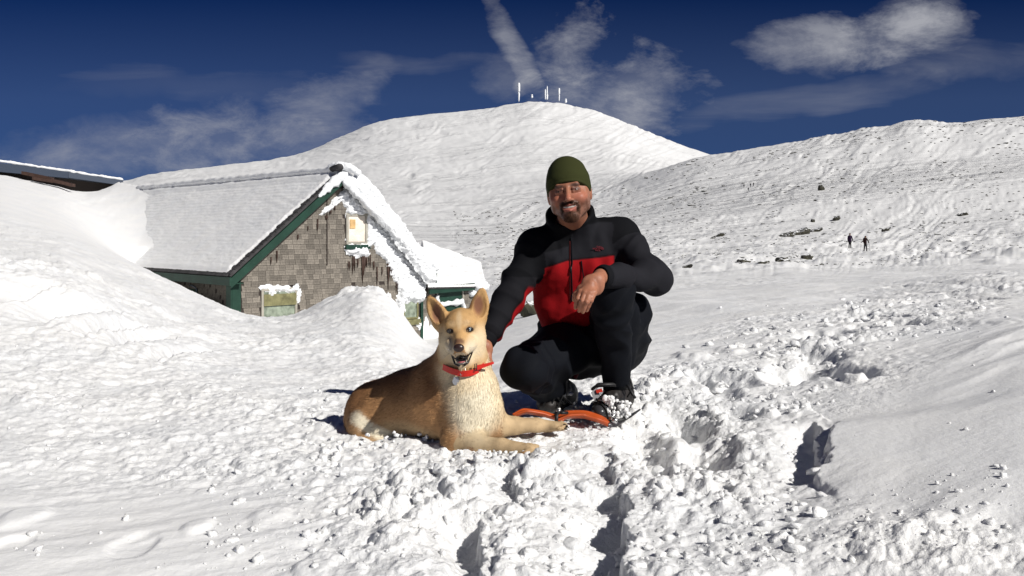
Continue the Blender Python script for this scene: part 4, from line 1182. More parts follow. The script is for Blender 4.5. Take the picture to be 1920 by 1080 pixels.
def hairs(V, Q, N, col, mask, n, length, width, dirf, seed=0, jitter=.5, lift=.35, dens=None):
    """thin tapering strands rooted on a surface; dirf(P) gives the lie of the hair"""
    rs = np.random.RandomState(seed)
    a, b, c = V[Q[:, 0]], V[Q[:, 1]], V[Q[:, 2]]
    area = np.linalg.norm(np.cross(b - a, c - a), axis=1) * (mask if dens is None else dens)[Q[:, 0]]
    f = rs.choice(len(Q), n, p=area / area.sum())
    u = rs.rand(n, 1); v = rs.rand(n, 1)
    q = Q[f]; p = V[q[:, 0]] * (1 - u) * (1 - v) + V[q[:, 1]] * u * (1 - v) + V[q[:, 2]] * u * v + V[q[:, -1]] * (1 - u) * v
    nn = N[q[:, 0]]; cc = col[q[:, 0]]; mm = mask[q[:, 0]]
    d = dirf(p); d = d - nn * (d * nn).sum(1)[:, None]; d /= np.linalg.norm(d, axis=1)[:, None] + 1e-9
    d = d + nn * lift + rs.randn(n, 3) * jitter * .35; d /= np.linalg.norm(d, axis=1)[:, None]
    sd = np.cross(d, nn + rs.randn(n, 3) * .2); sd /= np.linalg.norm(sd, axis=1)[:, None] + 1e-9
    L = (length * (.6 + .8 * rs.rand(n)) * (.25 + .75 * mm))[:, None]; W = width * (.7 + .6 * rs.rand(n, 1))
    p0 = p - nn * .001
    mid = p0 + d * L * .55; tip = p0 + d * L - nn * L * .12
    VV = np.stack([p0 - sd * W, p0 + sd * W, mid + sd * W * .7, mid - sd * W * .7, tip], 1).reshape(-1, 3)
    i = np.arange(n)[:, None] * 5
    T = np.concatenate([i + [[0, 1, 2]], i + [[0, 2, 3]], i + [[3, 2, 4]]])
    C = np.repeat(cc * (.80 + .40 * rs.rand(n, 1)), 5, 0)
    return VV, T, C
# ------------------------------------------------------------------ the man
M_skin = material('skin', attr='col', rough=.5, spec=.32, sss=.12, bump=(260, .0006, .35))
M_hair = material('hair', attr='col', rough=.7, spec=.12)
M_cloth = material('softshell_cloth', attr='col', rough=.85, spec=.12, bump=(420, .0006, .4), sheen=.0)
M_pants = material('black_stretch_cloth', (.0045, .0055, .0085), .8, spec=.12, bump=(300, .0006, .4))
M_beanie = material('olive_knit', (.036, .040, .013), .92, spec=.12, bump=(330, .0012, .6))
M_black = material('black_rubber', (.012, .012, .013), .5, spec=.4)
M_boot = material('boot_leather', (.018, .015, .014), .5, spec=.4, var=.3, var_scale=30, bump=(90, .002, .5))
M_white = material('wet_white', (.55, .50, .45), .3, spec=.5)
M_iris = material('dark_iris', (.03, .018, .01), .15, spec=.6)
M_redpaint = material('red_plastic', (.45, .03, .015), .4)
M_metal = material('steel', (.5, .5, .5), .3, metallic=1.0)

man = empty('person', (float(P(1090, 780, 3.5)[0]), 3.5, 0.0))
tag(man, 'crouching man in olive beanie and black and red jacket beside the dog', 'person')

# joints
SR, SL = P(1163, 442, 3.50), P(1004, 462, 3.46)
ER, EL = P(1226, 520, 3.34), P(957, 556, 3.36)
WR_, WL_ = P(1127, 519, 3.10), P(909, 640, 3.24)
NB_ = P(1076, 428, 3.50)
HPR, HPL = P(1163, 645, 3.62), P(1075, 650, 3.60)
KR, KL = P(1148, 550, 3.22), P(982, 692, 3.19)
AR, AL = P(1156, 728, 3.42), P(1040, 735, 3.56)

# ---- head frame
HO = P(1066.5, 358, 3.345)                 # middle of the head at eye level
HR = frame(yaw=-7, pitch=-2, roll=-7.5)
def H(x, y, z): return HO + HR @ np.array([x, y, z], float)
def build_body():
    xs = axis(-.22, .62, .007, (.115, .345), .0024)
    ys = axis(2.95, 3.95, .007, (3.0, 3.4), .0026)
    zs = axis(.0, 1.0, .007, (.42, .99), .0026)
    f = Field(xs, ys, zs)
    # torso, legs and arms under the clothes
    f.cap(P(1088, 500, 3.53), P(1100, 590, 3.62), .095, .092)
    f.cap(SL, NB_, .05, .055); f.cap(SR, NB_, .05, .055); f.cap(NB_, P(1086, 500, 3.53), .07, .10)
    f.cap(P(1100, 590, 3.62), P(1118, 640, 3.66), .10, .11)
    f.chain([SR, ER, WR_], [.048, .040, .026]); f.chain([SL, EL, WL_], [.048, .040, .026])
    f.chain([HPR, KR, AR], [.075, .055, .036]); f.chain([HPL, KL, AL], [.075, .055, .036])
    f.cap(AR, P(1135, 775, 3.32), .035, .03); f.cap(AL, P(1040, 752, 3.60), .035, .03)
    # neck
    f.cap(H(0, .03, -.075), NB_, .054, .062, .03)
    # skull and face
    f.ell(H(0, .022, .038), (.074, .092, .082), HR, .01)
    f.ell(H(0, -.028, -.03), (.052, .060, .080), HR, .022)
    for s in (-1, 1):
        f.cap(H(s * .043, .005, -.060), H(s * .015, -.068, -.102), .017, .017, .020)
        f.ell(H(s * .039, -.063, -.036), (.022, .020, .018), HR, .022)         # smiling cheek
        f.ell(H(s * .059, .0, -.02), (.014, .05, .05), HR, .03)             # temple to jaw
        f.ell(H(s * .0775, .018, -.012), (.0065, .017, .030), HR, .006)         # ear
    f.ell(H(0, -.072, -.098), (.022, .020, .019), HR, .014)                   # chin
    f.cap(H(-.032, -.076, .014), H(.032, -.076, .014), .0115, .0115, .012)      # brow
    for s in (-1, 1):
        f.ell(H(s * .0305, -.100, -.003), (.0185, .018, .0085), HR, .008, 'sub')   # eye socket
        f.ell(H(s * .0305, -.0725, -.004), (.0140, .0135, .012), HR, .002)
        f.cap(H(s * .019, -.0860, .0005), H(s * .044, -.0755, -.0015), .0046, .0040, .003)   # upper lid
        f.cap(H(s * .019, -.0850, -.0105), H(s * .044, -.0750, -.0095), .0046, .0042, .005)  # lower lid, squeezed by the smile
        f.cap(H(s * .013, -.085, .011), H(s * .042, -.078, .011), .0035, .0030, .006)      # eyebrow ridge
    f.cap(H(0, -.086, .006), H(0, -.114, -.036), .0078, .0100, .010)            # nose
    f.ell(H(0, -.116, -.0395), (.0108, .0100, .0085), HR, .006)
    for s in (-1, 1):
        f.ell(H(s * .0135, -.101, -.0425), (.0078, .009, .0065), HR, .005)
        f.ell(H(s * .006, -.111, -.0480), (.0035, .004, .003), HR, .002, 'sub')
        f.cap(H(s * .019, -.095, -.043), H(s * .034, -.080, -.064), .0025, .0025, .006, 'sub')  # smile crease
    f.ell(H(0, -.080, -.066), (.032, .016, .020), HR, .014)                   # muzzle of the mouth
    f.cap(H(-.028, -.085, -.0565), H(0, -.0985, -.0600), .0036, .0048, .004); f.cap(H(.028, -.085, -.0565), H(0, -.0985, -.0600), .0040, .0050, .004)
    f.cap(H(-.021, -.087, -.072), H(0, -.0955, -.0785), .0038, .0052, .004); f.cap(H(.021, -.087, -.072), H(0, -.0955, -.0785), .0038, .0052, .004)
    for a, b in (((-.025, -.092, -.0635), (0, -.1, -.0675)), ((.025, -.092, -.0635), (0, -.1, -.0675))):
        f.cap(H(*a), H(*b), .0036, .0060, .003, 'sub')
    # the hand hanging off the knee: wrist, palm, four fingers, thumb
    wr = P(1122, 522, 3.07)
    pal = P(1103, 545, 3.035)
    f.cap(WR_, wr, .026, .024, .01)
    f.ell((wr * .45 + pal * .55), (.040, .017, .036), frame(0, 0, 28), .02)
    fing = [  # knuckle, middle joint, end joint, tip (pixels, depth), radius
        ([(1114, 549, 3.020), (1108, 563, 3.000), (1103, 574, 3.010), (1100, 582, 3.020)], .0092),
        ([(1106, 550, 3.012), (1100, 566, 2.990), (1095, 577, 3.000), (1093, 585, 3.012)], .0094),
        ([(1097, 549, 3.014), (1091, 564, 2.995), (1087, 575, 3.005), (1086, 583, 3.016)], .0090),
        ([(1088, 547, 3.022), (1083, 560, 3.008), (1080, 570, 3.016), (1079, 578, 3.024)], .0082)]
    for pts, r in fing:
        q = [P(*t) for t in pts]
        f.cap(wr * .25 + pal * .75, q[0], .016, r * 1.18, .012)
        f.chain(q, [r * 1.02, r * .92, r * .84, r * .72], .002)
        f.ell(q[0] + [0, -.003, .001], r * 1.1, None, .003); f.ell(q[1] + [0, -.002, 0], r * 1.0, None, .002)
    t = [P(1108, 532, 3.04), P(1089, 541, 3.05), P(1080, 552, 3.055), P(1077, 562, 3.06)]
    f.chain(t, [.015, .0115, .0100, .0085], .008)
    # the other hand, fingers spread round the dog's far shoulder
    wl = P(908, 648, 3.22); pl = P(905, 664, 3.20)
    f.cap(WL_, wl, .026, .024, .01); f.ell((wl + pl) / 2, (.034, .018, .034), None, .015)
    for k, dx in enumerate((-14, -5, 4, 12)):
        a, b_, c_ = P(905 + dx, 668, 3.20), P(905 + dx * 1.2, 682 - abs(dx) * .3, 3.18), P(903 + dx * 1.3, 693 - abs(dx) * .4, 3.16)
        f.chain([pl, a, b_, c_], [.013, .0095, .009, .0075], .006)
    f.chain([wl, P(887, 660, 3.20), P(880, 668, 3.18)], [.014, .011, .009], .006)
    V, Q = largest(*f.mesh())
    V = relax(V, Q, 1, .35)
    # colour
    loc = (V - HO) @ HR                       # head coordinates
    C = np.tile(np.array([.36, .150, .088]), (len(V), 1))
    C *= (1 + .10 * vnoise3(V * 60, 3) + .08 * vnoise3(V * 160, 4))[:, None]
    head = np.linalg.norm(V - HO, axis=1) < .17
    def spot(c, r, colr, k=1.0):
        d = np.linalg.norm((loc - np.array(c)) / np.array(r), axis=1)
        w = (np.exp(-np.maximum(d - .5, 0) ** 2 * 2.5) * k * head)[:, None]
        C[:] = C * (1 - w) + np.array(colr) * w
    for s in (-1, 1): spot((s * .042, -.07, -.035), (.03, .04, .022), (.46, .15, .095), .55)
    spot((0, -.113, -.034), (.014, .02, .014), (.48, .17, .11), .6)
    stub = (.17, .085, .06)
    for s in (-1, 1): spot((s * .058, -.02, -.075), (.03, .06, .042), stub, .75)
    spot((0, -.05, -.115), (.05, .05, .028), stub, .8)
    spot((0, -.083, -.100), (.026, .03, .022), (.10, .05, .035), .9)
    for s in (-1, 1): spot((s * .030, -.078, -.072), (.010, .03, .024), (.10, .05, .035), .9); spot((s * .014, -.093, -.051), (.020, .02, .009), (.08, .04, .028), .95)
    spot((0, -.09, -.05), (.026, .02, .008), (.09, .045, .03), .8)
    for s in (-1, 1): spot((s * .031, -.085, -.003), (.018, .02, .008), (.10, .045, .035), .85)  # shade of the eye sockets put into the skin colour
    for s in (-1, 1): spot((s * .030, -.086, .012), (.019, .025, .0065), (.075, .038, .028), .95)
    m = (np.abs(loc[:, 0]) < .024) & (loc[:, 1] < -.082) & (loc[:, 2] < -.056) & (loc[:, 2] > -.082) & head
    C[m] = C[m] * .3 + np.array([.42, .13, .10]) * .7
    me = mesh_np('body', V, Q, C)
    o = link('body', me, M_skin, man)
    # beard and brows as real strands
    N = vnormals(V, Q)
    beard = np.zeros(len(V), np.float32)
    def bm(c, r, k):
        d = np.linalg.norm((loc - np.array(c)) / np.array(r), axis=1); beard[:] = np.maximum(beard, k * np.clip(1.6 - d, 0, 1) * head)
    bm((0, -.083, -.100), (.026, .03, .021), 1.0)
    for s in (-1, 1):
        bm((s * .016, -.092, -.0510), (.018, .022, .0075), 1.0); bm((s * .030, -.080, -.072), (.008, .03, .018), 1.0)
        bm((s * .050, -.04, -.088), (.022, .04, .020), .38); bm((s * .066, -.01, -.055), (.012, .03, .040), .28)
        bm((s * .029, -.086, .0130), (.015, .02, .0022), .30)
    lip = (loc[:, 2] < -.0565) & (loc[:, 2] > -.080) & (np.abs(loc[:, 0]) < .024) & (loc[:, 1] < -.08)
    beard[lip] = 0
    beard[(loc[:, 2] > -.049) & (loc[:, 2] < .007) & (np.abs(loc[:, 0]) < .05)] = 0
    hc = np.tile(np.array([.072, .034, .020]), (len(V), 1)) * (1 + .5 * vnoise3(V * 90, 8))[:, None]
    down = lambda p: np.tile(HR @ np.array([0, -.15, -1.0]), (len(p), 1)) + ((p - HO) @ HR)[:, :1] * 6 * HR[:, 0]
    hv, ht, hcol = hairs(V, Q, N, hc, beard, 11000, .0085, .0005, down, 5, .5, .25)
    tag(link('beard', mesh_np('beard', hv, ht, hcol, smooth=False), M_hair, man), kind='stuff')
    return V, Q
build_body()
# eyes and teeth
def ball(name, c, r, mat, parent, R=None):
    V = I2 * np.asarray(r) * np.ones(3)
    if R is not None: V = V @ R.T
    return link(name, mesh_np(name, V + c, F2), mat, parent)
for s in (-1, 1):
    e = ball('eye', H(s * .0305, -.0745, -.0050), .0118, M_white, man)
    ball('iris', H(s * .0305 - .001, -.0819, -.0052), (.0058, .0050, .0056), M_iris, e)
V = I2 * [.0240, .010, .0054]; V[:, 2] += 8 * V[:, 0] ** 2
link('teeth', mesh_np('teeth', V @ HR.T + H(0, -.0868, -.0670), F2), M_white, man)

# ---- beanie
def beanie():
    f = Field(np.arange(HO[0] - .13, HO[0] + .13, .003), np.arange(HO[1] - .14, HO[1] + .15, .003), np.arange(HO[2] - .06, HO[2] + .16, .003))
    f.ell(H(0, .022, .040), (.0805, .100, .091), HR, .001)
    f.ell(H(0, .03, .0), (.0805, .095, .07), HR, .02)
    f.ell(H(0, -.02, .03), (.074, .072, .065), HR, .02)
    # lower edge: high over the brow, low over the ears
    f.half(H(0, -.08, .0225), -(HR @ np.array([0, .40, 1.0])))
    f.F = np.maximum(f.F, -0.5)
    V, Q = f.mesh(); loc = (V - HO) @ HR
    N = vnormals(V, Q)
    rib = .0010 * np.sin(np.arctan2(loc[:, 0], loc[:, 1] - .02) * 60) * 0
    fold = .0022 * vnoise3(loc * [14, 14, 40], 3) + .003 * np.exp(-((loc[:, 2] - .01 + .4 * (loc[:, 1] + .08) - .012) / .006) ** 2)
    V = V + N * (fold + rib)[:, None]
    link('beanie', mesh_np('beanie', relax(V, Q, 1, .4), Q), M_beanie, man)
    g = MB(); ring = []
    for k in range(41):
        th = 2 * math.pi * k / 40; x, y = .078 * math.sin(th), .022 - .098 * math.cos(th)
        z = .0215 - .40 * (y + .08)
        ring.append(H(x * .985, y * .985, z))
    g.tube(ring, .0028, 6, False); g.build('beanie_hem', M_beanie, man, True)
beanie()

# ---- jacket
ZT, ZB_ = P(1070, 452, 3.40), P(1073, 560, 3.44)
def jacket():
    f = Field(np.arange(-.16, .66, .0041), np.arange(3.02, 3.86, .0041), np.arange(.26, .86, .0041))
    f.cap(P(1040, 498, 3.50), P(1128, 492, 3.52), .110, .110, .03)
    f.cap(P(1052, 560, 3.54), P(1122, 560, 3.56), .103, .103, .06)
    f.cap(P(1062, 600, 3.58), P(1135, 610, 3.60), .104, .106, .05)
    f.cap(SL, NB_ - [0.02, 0, .035], .066, .074, .05); f.cap(SR, NB_ - [-.02, 0, .035], .068, .074, .05)
    f.cap(SL + [.02, 0, -.03], P(1045, 500, 3.5), .07, .1, .04); f.cap(SR + [-.02, 0, -.03], P(1120, 500, 3.5), .075, .1, .04)
    f.chain([SR, ER, WR_ + (WR_ - ER) * -.04], [.066, .056, .038], .03)
    f.chain([SL, EL, WL_], [.062, .051, .037], .03)
    f.ell(ER, .055, None, .02)
    # puffs of cloth at the elbow and cuff
    f.ell(ER + [-.03, -.02, .012], (.046, .046, .040), None, .02)
    f.ell(WR_ + [.012, .01, 0], (.040, .036, .041), None, .01)
    # collar: an open cup round the neck
    cb, ct = NB_ + [-.003, .0, -.02], P(1068, 398, 3.44)
    f.cap(cb, ct, .092, .088, .02)
    f.cap(cb + (ct - cb) * .25 + [0, -.008, 0], ct + (ct - cb) * .9, .074, .082, .006, 'sub')
    f.cap(P(1067, 432, 3.33), P(1066, 395, 3.30), .020, .05, .012, 'sub')
    up = (ct - cb) / np.linalg.norm(ct - cb)
    g = np.meshgrid(*f.ax, indexing='ij', sparse=True)
    # trim the collar rim and cut the cuff openings
    d = sum((g[i] - (ct + up * .002)[i]) * up[i] for i in range(3)) + np.abs(g[0] - ct[0]) * .10
    r = sum((g[i] - ct[i]) ** 2 for i in range(3))
    f.F = np.where(r < .14 ** 2, np.maximum(f.F, d.astype(np.float32)), f.F)
    for w, e in ((WR_, ER), (WL_, EL)):
        n = (w - e) / np.linalg.norm(w - e); c = w + n * .006
        d = sum((g[i] - c[i]) * n[i] for i in range(3)); r = sum((g[i] - w[i]) ** 2 for i in range(3))
        f.F = np.where(r < .085 ** 2, np.maximum(f.F, d.astype(np.float32)), f.F)
        f.cap(w - n * .02, w + n * .05, .030, .032, .003, 'sub')
    V, Q = f.mesh(); V = relax(V, Q, 2, .5)
    N = vnormals(V, Q)
    dR1, hR1 = seg_d(V, SR, ER); dR2, hR2 = seg_d(V, ER, WR_); dL1, hL1 = seg_d(V, SL, EL); dL2, hL2 = seg_d(V, EL, WL_)
    armR = np.minimum(dR1, dR2); armL = np.minimum(dL1, dL2)
    x, y, z = V.T
    px = 960 + x / y * F; py = HOR + (CAMZ - z) / y * F
    # ---- folds
    w = np.zeros(len(V))
    def folds(d, h, L, a, b, amp, freq, seed, lo=0., hi=1.):
        ax_ = (b - a) / np.linalg.norm(b - a)
        t = (V - a) @ ax_
        q = V + .25 * vnoise3(V * 9, seed)[:, None] * .12
        sk = (V - a) @ np.array([.5, .3, .8])
        n = 1 - np.abs(vnoise3(np.stack([t * freq + sk * freq * .55, sk * 6, y * 5], -1), seed + 1)) * 3.2
        m = np.exp(-(d / .10) ** 4) * sstep(lo - .1, lo + .1, h) * sstep(hi + .1, hi - .1, h)
        return amp * n * m
    w += folds(dR1, hR1, 0, SR, ER, .0095, 20, 4, .25, 1)
    w += folds(dR2, hR2, 0, ER, WR_, .0110, 19, 5, -.2, .8)
    w += folds(dL1, hL1, 0, SL, EL, .0105, 20, 6, .15, 1)
    w += folds(dL2, hL2, 0, EL, WL_, .0110, 19, 7, -.2, .9)
    torso = sstep(.075, .11, np.minimum(armR, armL))
    w += torso * .0085 * (1 - 2 * np.abs(vnoise3(np.stack([x * 11 + z * 5, y * 5, z * 6 - x * 6], -1), 9)))
    w += torso * .0045 * vnoise3(V * [30, 10, 12], 10) + .0012 * vnoise3(V * 45, 11)
    # ---- colour blocks of the cloth
    blk = np.array([.0040, .0042, .0055]); char = np.array([.0135, .0135, .017]); red = np.array([.30, .006, .009]); dred = np.array([.20, .005, .006])
    C = np.tile(char, (len(V), 1)) * 1.0
    isR = (armR < .082) & (armR < armL); isL = (armL < .079)
    front = ~isR & ~isL
    yoke = (py < np.interp(px, [960, 1010, 1040, 1066, 1072, 1100, 1150, 1200], [470, 474, 462, 455, 440, 420, 416, 410]))
    def mixc(w_, c_):
        w_ = np.clip(w_, 0, 1)[:, None]; C[:] = C * (1 - w_) + c_ * w_
    yl = np.interp(px, [960, 1010, 1040, 1066, 1072, 1100, 1150, 1200], [474, 476, 470, 462, 440, 420, 416, 410])
    mixc(front * sstep(2, -2, py - yl), blk)
    line = np.interp(px, [985, 1007, 1048, 1064, 1074, 1110, 1150, 1175], [512, 507, 493, 488, 487, 484.5, 478, 476])
    redm = front * (y < 3.56) * sstep(2.2, -2.2, px - 1154)
    near = np.exp(-((py - line) / 1.7) ** 2) * redm
    mixc(redm * sstep(-1.8, 1.8, py - line), red)
    mixc(near, blk)
    mixc(front * sstep(-2, 2, px - 1151), blk)
    C[(isR) & (dR1 < dR2 - .0) & (hR1 < .25)] = blk * 1.3
    # sleeves: shoulder panels black, fronts charcoal, red strip on the underside of the left one
    C[isL] = blk * 1.25
    C[isL & (py > 520)] = char * .75
    u = np.cross((WL_ - EL) / np.linalg.norm(WL_ - EL), [0, 1, 0]); rel = V - EL
    c2 = EL + hL2[:, None] * (WL_ - EL); c1 = SL + hL1[:, None] * (EL - SL)
    off = np.where((dL2 < dL1)[:, None], V - c2, V - c1) @ u
    sgn = 1 if u[0] > 0 else -1
    ww = isL * sstep(534, 544, py); q_ = off * sgn
    mixc(ww * sstep(.026, .032, q_), red); mixc(ww * np.exp(-((q_ - .028) / .0028) ** 2), blk)
    arm2 = isR & (dR2 < dR1 + .01)
    C[arm2] = char * 1.15
    for w_, e_ in ((WR_, ER), (WL_, EL)):
        n_ = (w_ - e_) / np.linalg.norm(w_ - e_); q_ = (V - w_) @ n_; m_ = (np.linalg.norm(V - w_, axis=1) < .07)
        mixc(m_ * sstep(-.026, -.020, q_), blk * 1.6); w -= .003 * m_ * np.exp(-((q_ + .024) / .004) ** 2)
    inner = np.linalg.norm(V - (cb + ct) / 2, axis=1) < .083
    C[inner] = blk * .8
    # seams are pressed in
    w -= .0018 * near
    V = V + N * w[:, None]
    link('jacket', mesh_np('jacket', V, Q, C), M_cloth, man)
    return V, Q, N
JV, JQ, JN = jacket()
def on_jacket(px, py, out=.002):
    x, y, z = JV.T; qx = 960 + x / y * F; qy = HOR + (CAMZ - z) / y * F
    d = (qx - px) ** 2 + (qy - py) ** 2 + np.where(JN[:, 1] > -.1, 1e4, 0)
    c = np.argsort(d)[:12]; k = c[np.argmin(JV[c, 1])]
    D = JV[k, 1] - out
    return P(px, py, D)
def strip(name, pts, w, mat, parent=man, out=.003):
    mb = MB(); mb.tube([on_jacket(a, b, out) for a, b in pts], w, 6); return mb.build(name, mat, parent, True)
strip('zipper', [(1071 + .3 * k % 2, 446 + k * 8) for k in range(16)], .0030, M_pants, out=.0015)
strip('zipper', [(1068.5, 452 + k * 8) for k in range(15)], .0018, material('dark_seam', (.06, .004, .004), .8), out=.001)
strip('pocket_zipper', [(1090 + k * .5, 489 + k * 4) for k in range(9)], .0024, M_pants)
strip('zip_pull', [(1071, 500), (1070, 512)], .0026, M_black, out=.007)
# three thin lines of embroidery: half-dome emblem with the maker's words beside it
M_logo = material('dark_red_embroidery', (.20, .012, .022), .7)
def emblem():
    c = on_jacket(1124, 466, .0025); mb = MB()
    for k in range(3):
        r = .0045 + .0033 * k
        pts = [c + np.array([.004 + r * math.cos(t), -.0005 - .001 * k, -.005 + r * math.sin(t) * 1.0]) for t in np.linspace(math.pi * .02, math.pi * .55, 10)]
        mb.tube(pts, .0011, 5)
    mb.build('emblem', M_logo, man, True)
    for i, t in enumerate(('THE', 'NORTH', 'FACE')):
        cu = bpy.data.curves.new('embroidered_word', 'FONT'); cu.body = t; cu.size = .0082; cu.extrude = .0006; cu.align_x = 'RIGHT'
        cu.materials.append(M_logo)
        tmp = bpy.data.objects.new('embroidered_word', cu); me = bpy.data.meshes.new_from_object(tmp); bpy.data.objects.remove(tmp)
        o = bpy.data.objects.new('embroidered_word', me); COL.objects.link(o); o.parent = man; o['kind'] = 'stuff'
        w = c + np.array([.003, -.003, .004 - i * .0068])
        o.location = Vector(w) - man.location; o.rotation_euler = (math.radians(82), 0, math.radians(4))
emblem()

# ---- trousers
def trousers():
    f = Field(np.arange(-.08, .60, .0048), np.arange(3.0, 3.95, .0048), np.arange(.04, .68, .0048))
    f.cap(P(1068, 612, 3.62), P(1150, 622, 3.66), .120, .120, .05)
    f.cap(HPL + [0, .03, -.01], HPR + [.0, .04, .0], .118, .112, .05)
    f.chain([HPR + [-.012, 0, 0], KR, AR], [.104, .071, .044], .04)
    f.chain([HPL, KL, AL], [.110, .074, .048], .04)
    f.ell(KR + [0, -.005, -.01], (.073, .071, .071), None, .02); f.ell(KL + [0, -.0, -.004], (.077, .068, .075), None, .02)
    # calves pressed against the thighs
    f.cap(P(1163, 610, 3.40), P(1160, 690, 3.46), .062, .048, .03)
    f.cap(P(1180, 590, 3.48), P(1172, 636, 3.56), .082, .082, .04)
    f.cap(P(1010, 705, 3.34), P(1040, 722, 3.5), .062, .055, .03)
    f.cap(P(1100, 650, 3.5), P(1040, 660, 3.4), .075, .075, .05)
    f.half(np.array([0, 0, .055]), (0, 0, -1))
    V, Q = f.mesh(); V = relax(V, Q, 2, .5); N = vnormals(V, Q)
    x, y, z = V.T
    w = .0100 * (1 - 2 * np.abs(vnoise3(np.stack([x * 9 - z * 8, y * 8, z * 13 + x * 9], -1), 21))) + .0055 * vnoise3(V * 18, 22)
    for k_ in (KR, KL):
        r = np.linalg.norm(V - k_, axis=1)
        w += .0055 * np.sin(r * 130) * np.exp(-((r - .10) / .035) ** 2)
    V = V + N * w[:, None]
    link('trousers', mesh_np('trousers', V, Q), M_pants, man)
trousers()
# red tag of cloth on the inside of the right calf (photo: a dull red bit at the boot top)
ball('gaiter_patch', P(1079, 700, 3.50), (.012, .02, .022), material('dull_red_cloth', (.10, .012, .018), .8), man)

# ---- boots
def boot(name, heel, toe, ank, seed):
    heel, toe, ank = map(np.asarray, (heel, toe, ank))
    lo = np.minimum(np.minimum(heel, toe), ank) - .09; hi = np.maximum(np.maximum(heel, toe), ank) + .09
    f = Field(*[np.arange(lo[i], hi[i], .0036) for i in range(3)])
    f.cap(heel, toe, .042, .034, .02); f.cap(heel * .5 + toe * .5 + [0, 0, .018], heel + [0, 0, .03], .042, .046, .02)
    f.cap(heel + [0, 0, .02], ank, .050, .054, .03)
    f.ell(toe + [0, 0, -.002], (.045, .05, .030), None, .02)
    f.half(np.array([0, 0, min(heel[2], toe[2]) - .030]), (0, 0, -1))
    V, Q = f.mesh(); N = vnormals(V, Q); V = V + N * (.0025 * vnoise3(V * 60, seed) + .003 * vnoise3(V * 25, seed + 1))[:, None]
    b = link(name, mesh_np(name, relax(V, Q, 1, .5), Q), M_boot, man)
    return b
bR = boot('boot', P(1162, 752, 3.46), P(1134, 762, 3.30), P(1158, 722, 3.45), 1)
bL = boot('boot', P(1058, 750, 3.62), P(1028, 757, 3.47), P(1044, 728, 3.58), 2)
def sp(name, pts, r, mat, parent, seg=6, sm=True):
    mb = MB(); mb.tube(pts, r, seg); return mb.build(name, mat, parent, sm)
# laces, straps and the snow stuck between them on the boot nearest the track
for k in range(5):
    t = k / 4; c = P(1150 - 18 * t, 738 + 14 * t, 3.375 - .09 * t)
    sp('lace', [c + [-.040, .03, -.01], c + [-.018, -.018, .006], c + [.018, -.018, .0], c + [.042, .03, -.012]], .0032, M_black if k % 2 else M_metal, bR)
sp('strap', [P(1110, 730, 3.34), P(1122, 722, 3.31), P(1150, 721, 3.34), P(1178, 728, 3.40)], [.006, .009, .009, .005], M_black, bR)
sp('strap', [P(1176, 745, 3.36), P(1187, 727, 3.36), P(1181, 714, 3.37)], [.003, .0045, .0025], M_black, bR)
sp('strap', [P(1176, 722, 3.36), P(1185, 737, 3.35), P(1191, 747, 3.34)], [.004, .006, .0055], M_black, bR)
sp('strap', [P(1128, 770, 3.25), P(1146, 750, 3.27), P(1168, 748, 3.31), P(1182, 764, 3.34)], .0045, M_black, bR)
sp('strap', [P(1118, 748, 3.28), P(1136, 766, 3.235), P(1140, 785, 3.24)], .0045, M_black, bR)
sp('strap_loop', [P(1142, 762, 3.23), P(1144, 778, 3.225), P(1149, 782, 3.225), P(1153, 776, 3.23), P(1150, 760, 3.24)], .0028, M_metal, bR)
mb = MB(); c = P(1112, 736, 3.28)
mb.obox(c + [-.008, 0, .0], [.020, .012, .014], [.012, -.006, -.030], [.003, .004, .002]); mb.build('toe_clip', material('grey_plastic', (.12, .12, .13), .4), bR)
mb = MB(); c = P(1117, 732, 3.28); mb.obox(c, [.022, .0, .006], [.004, -.004, -.010], [0, .01, 0]); mb.build('red_tab', M_redpaint, bR)
ball('toe_cap', P(1124, 770, 3.27), (.030, .045, .024), material('clear_grey_plastic', (.035, .035, .038), .3, spec=.5), bR)
rs = np.random.RandomState(3)
def snowbits(name, cs, parent, seed):
    Vs = []; Fs = []; n = 0
    for (c, r) in cs:
        V = I1 * (1 + .35 * vnoise3(I1 * 2 + seed + n, seed))[:, None] * r * (.7 + .6 * rs.rand(3)); Vs.append(V + c); Fs.append(F1 + n); n += len(I1)
    return tag(link(name, mesh_np(name, np.concatenate(Vs), np.concatenate(Fs)), SNOW, parent), kind='stuff')
snowbits('stuck_snow', [(P(rs.uniform(1132, 1180), rs.uniform(748, 785), 3.25 + rs.rand() * .03), rs.uniform(.003, .011)) for _ in range(46)]
         + [(P(1142 + rs.uniform(-8, 8), 752 + rs.uniform(-6, 6), 3.245), .010) for _ in range(8)]
         + [(P(1172 + rs.uniform(-8, 8), 770 + rs.uniform(-9, 9), 3.27), .010) for _ in range(10)], bR, 5)
snowbits('stuck_snow', [(P(rs.uniform(1012, 1085), rs.uniform(735, 772), 3.44 + rs.rand() * .05), rs.uniform(.003, .008)) for _ in range(18)], bL, 6)
for k in range(3): sp('strap', [P(1018 + 14 * k, 762, 3.43), P(1028 + 14 * k, 742, 3.42), P(1044 + 14 * k, 758, 3.46)], .0045, M_black, bL)

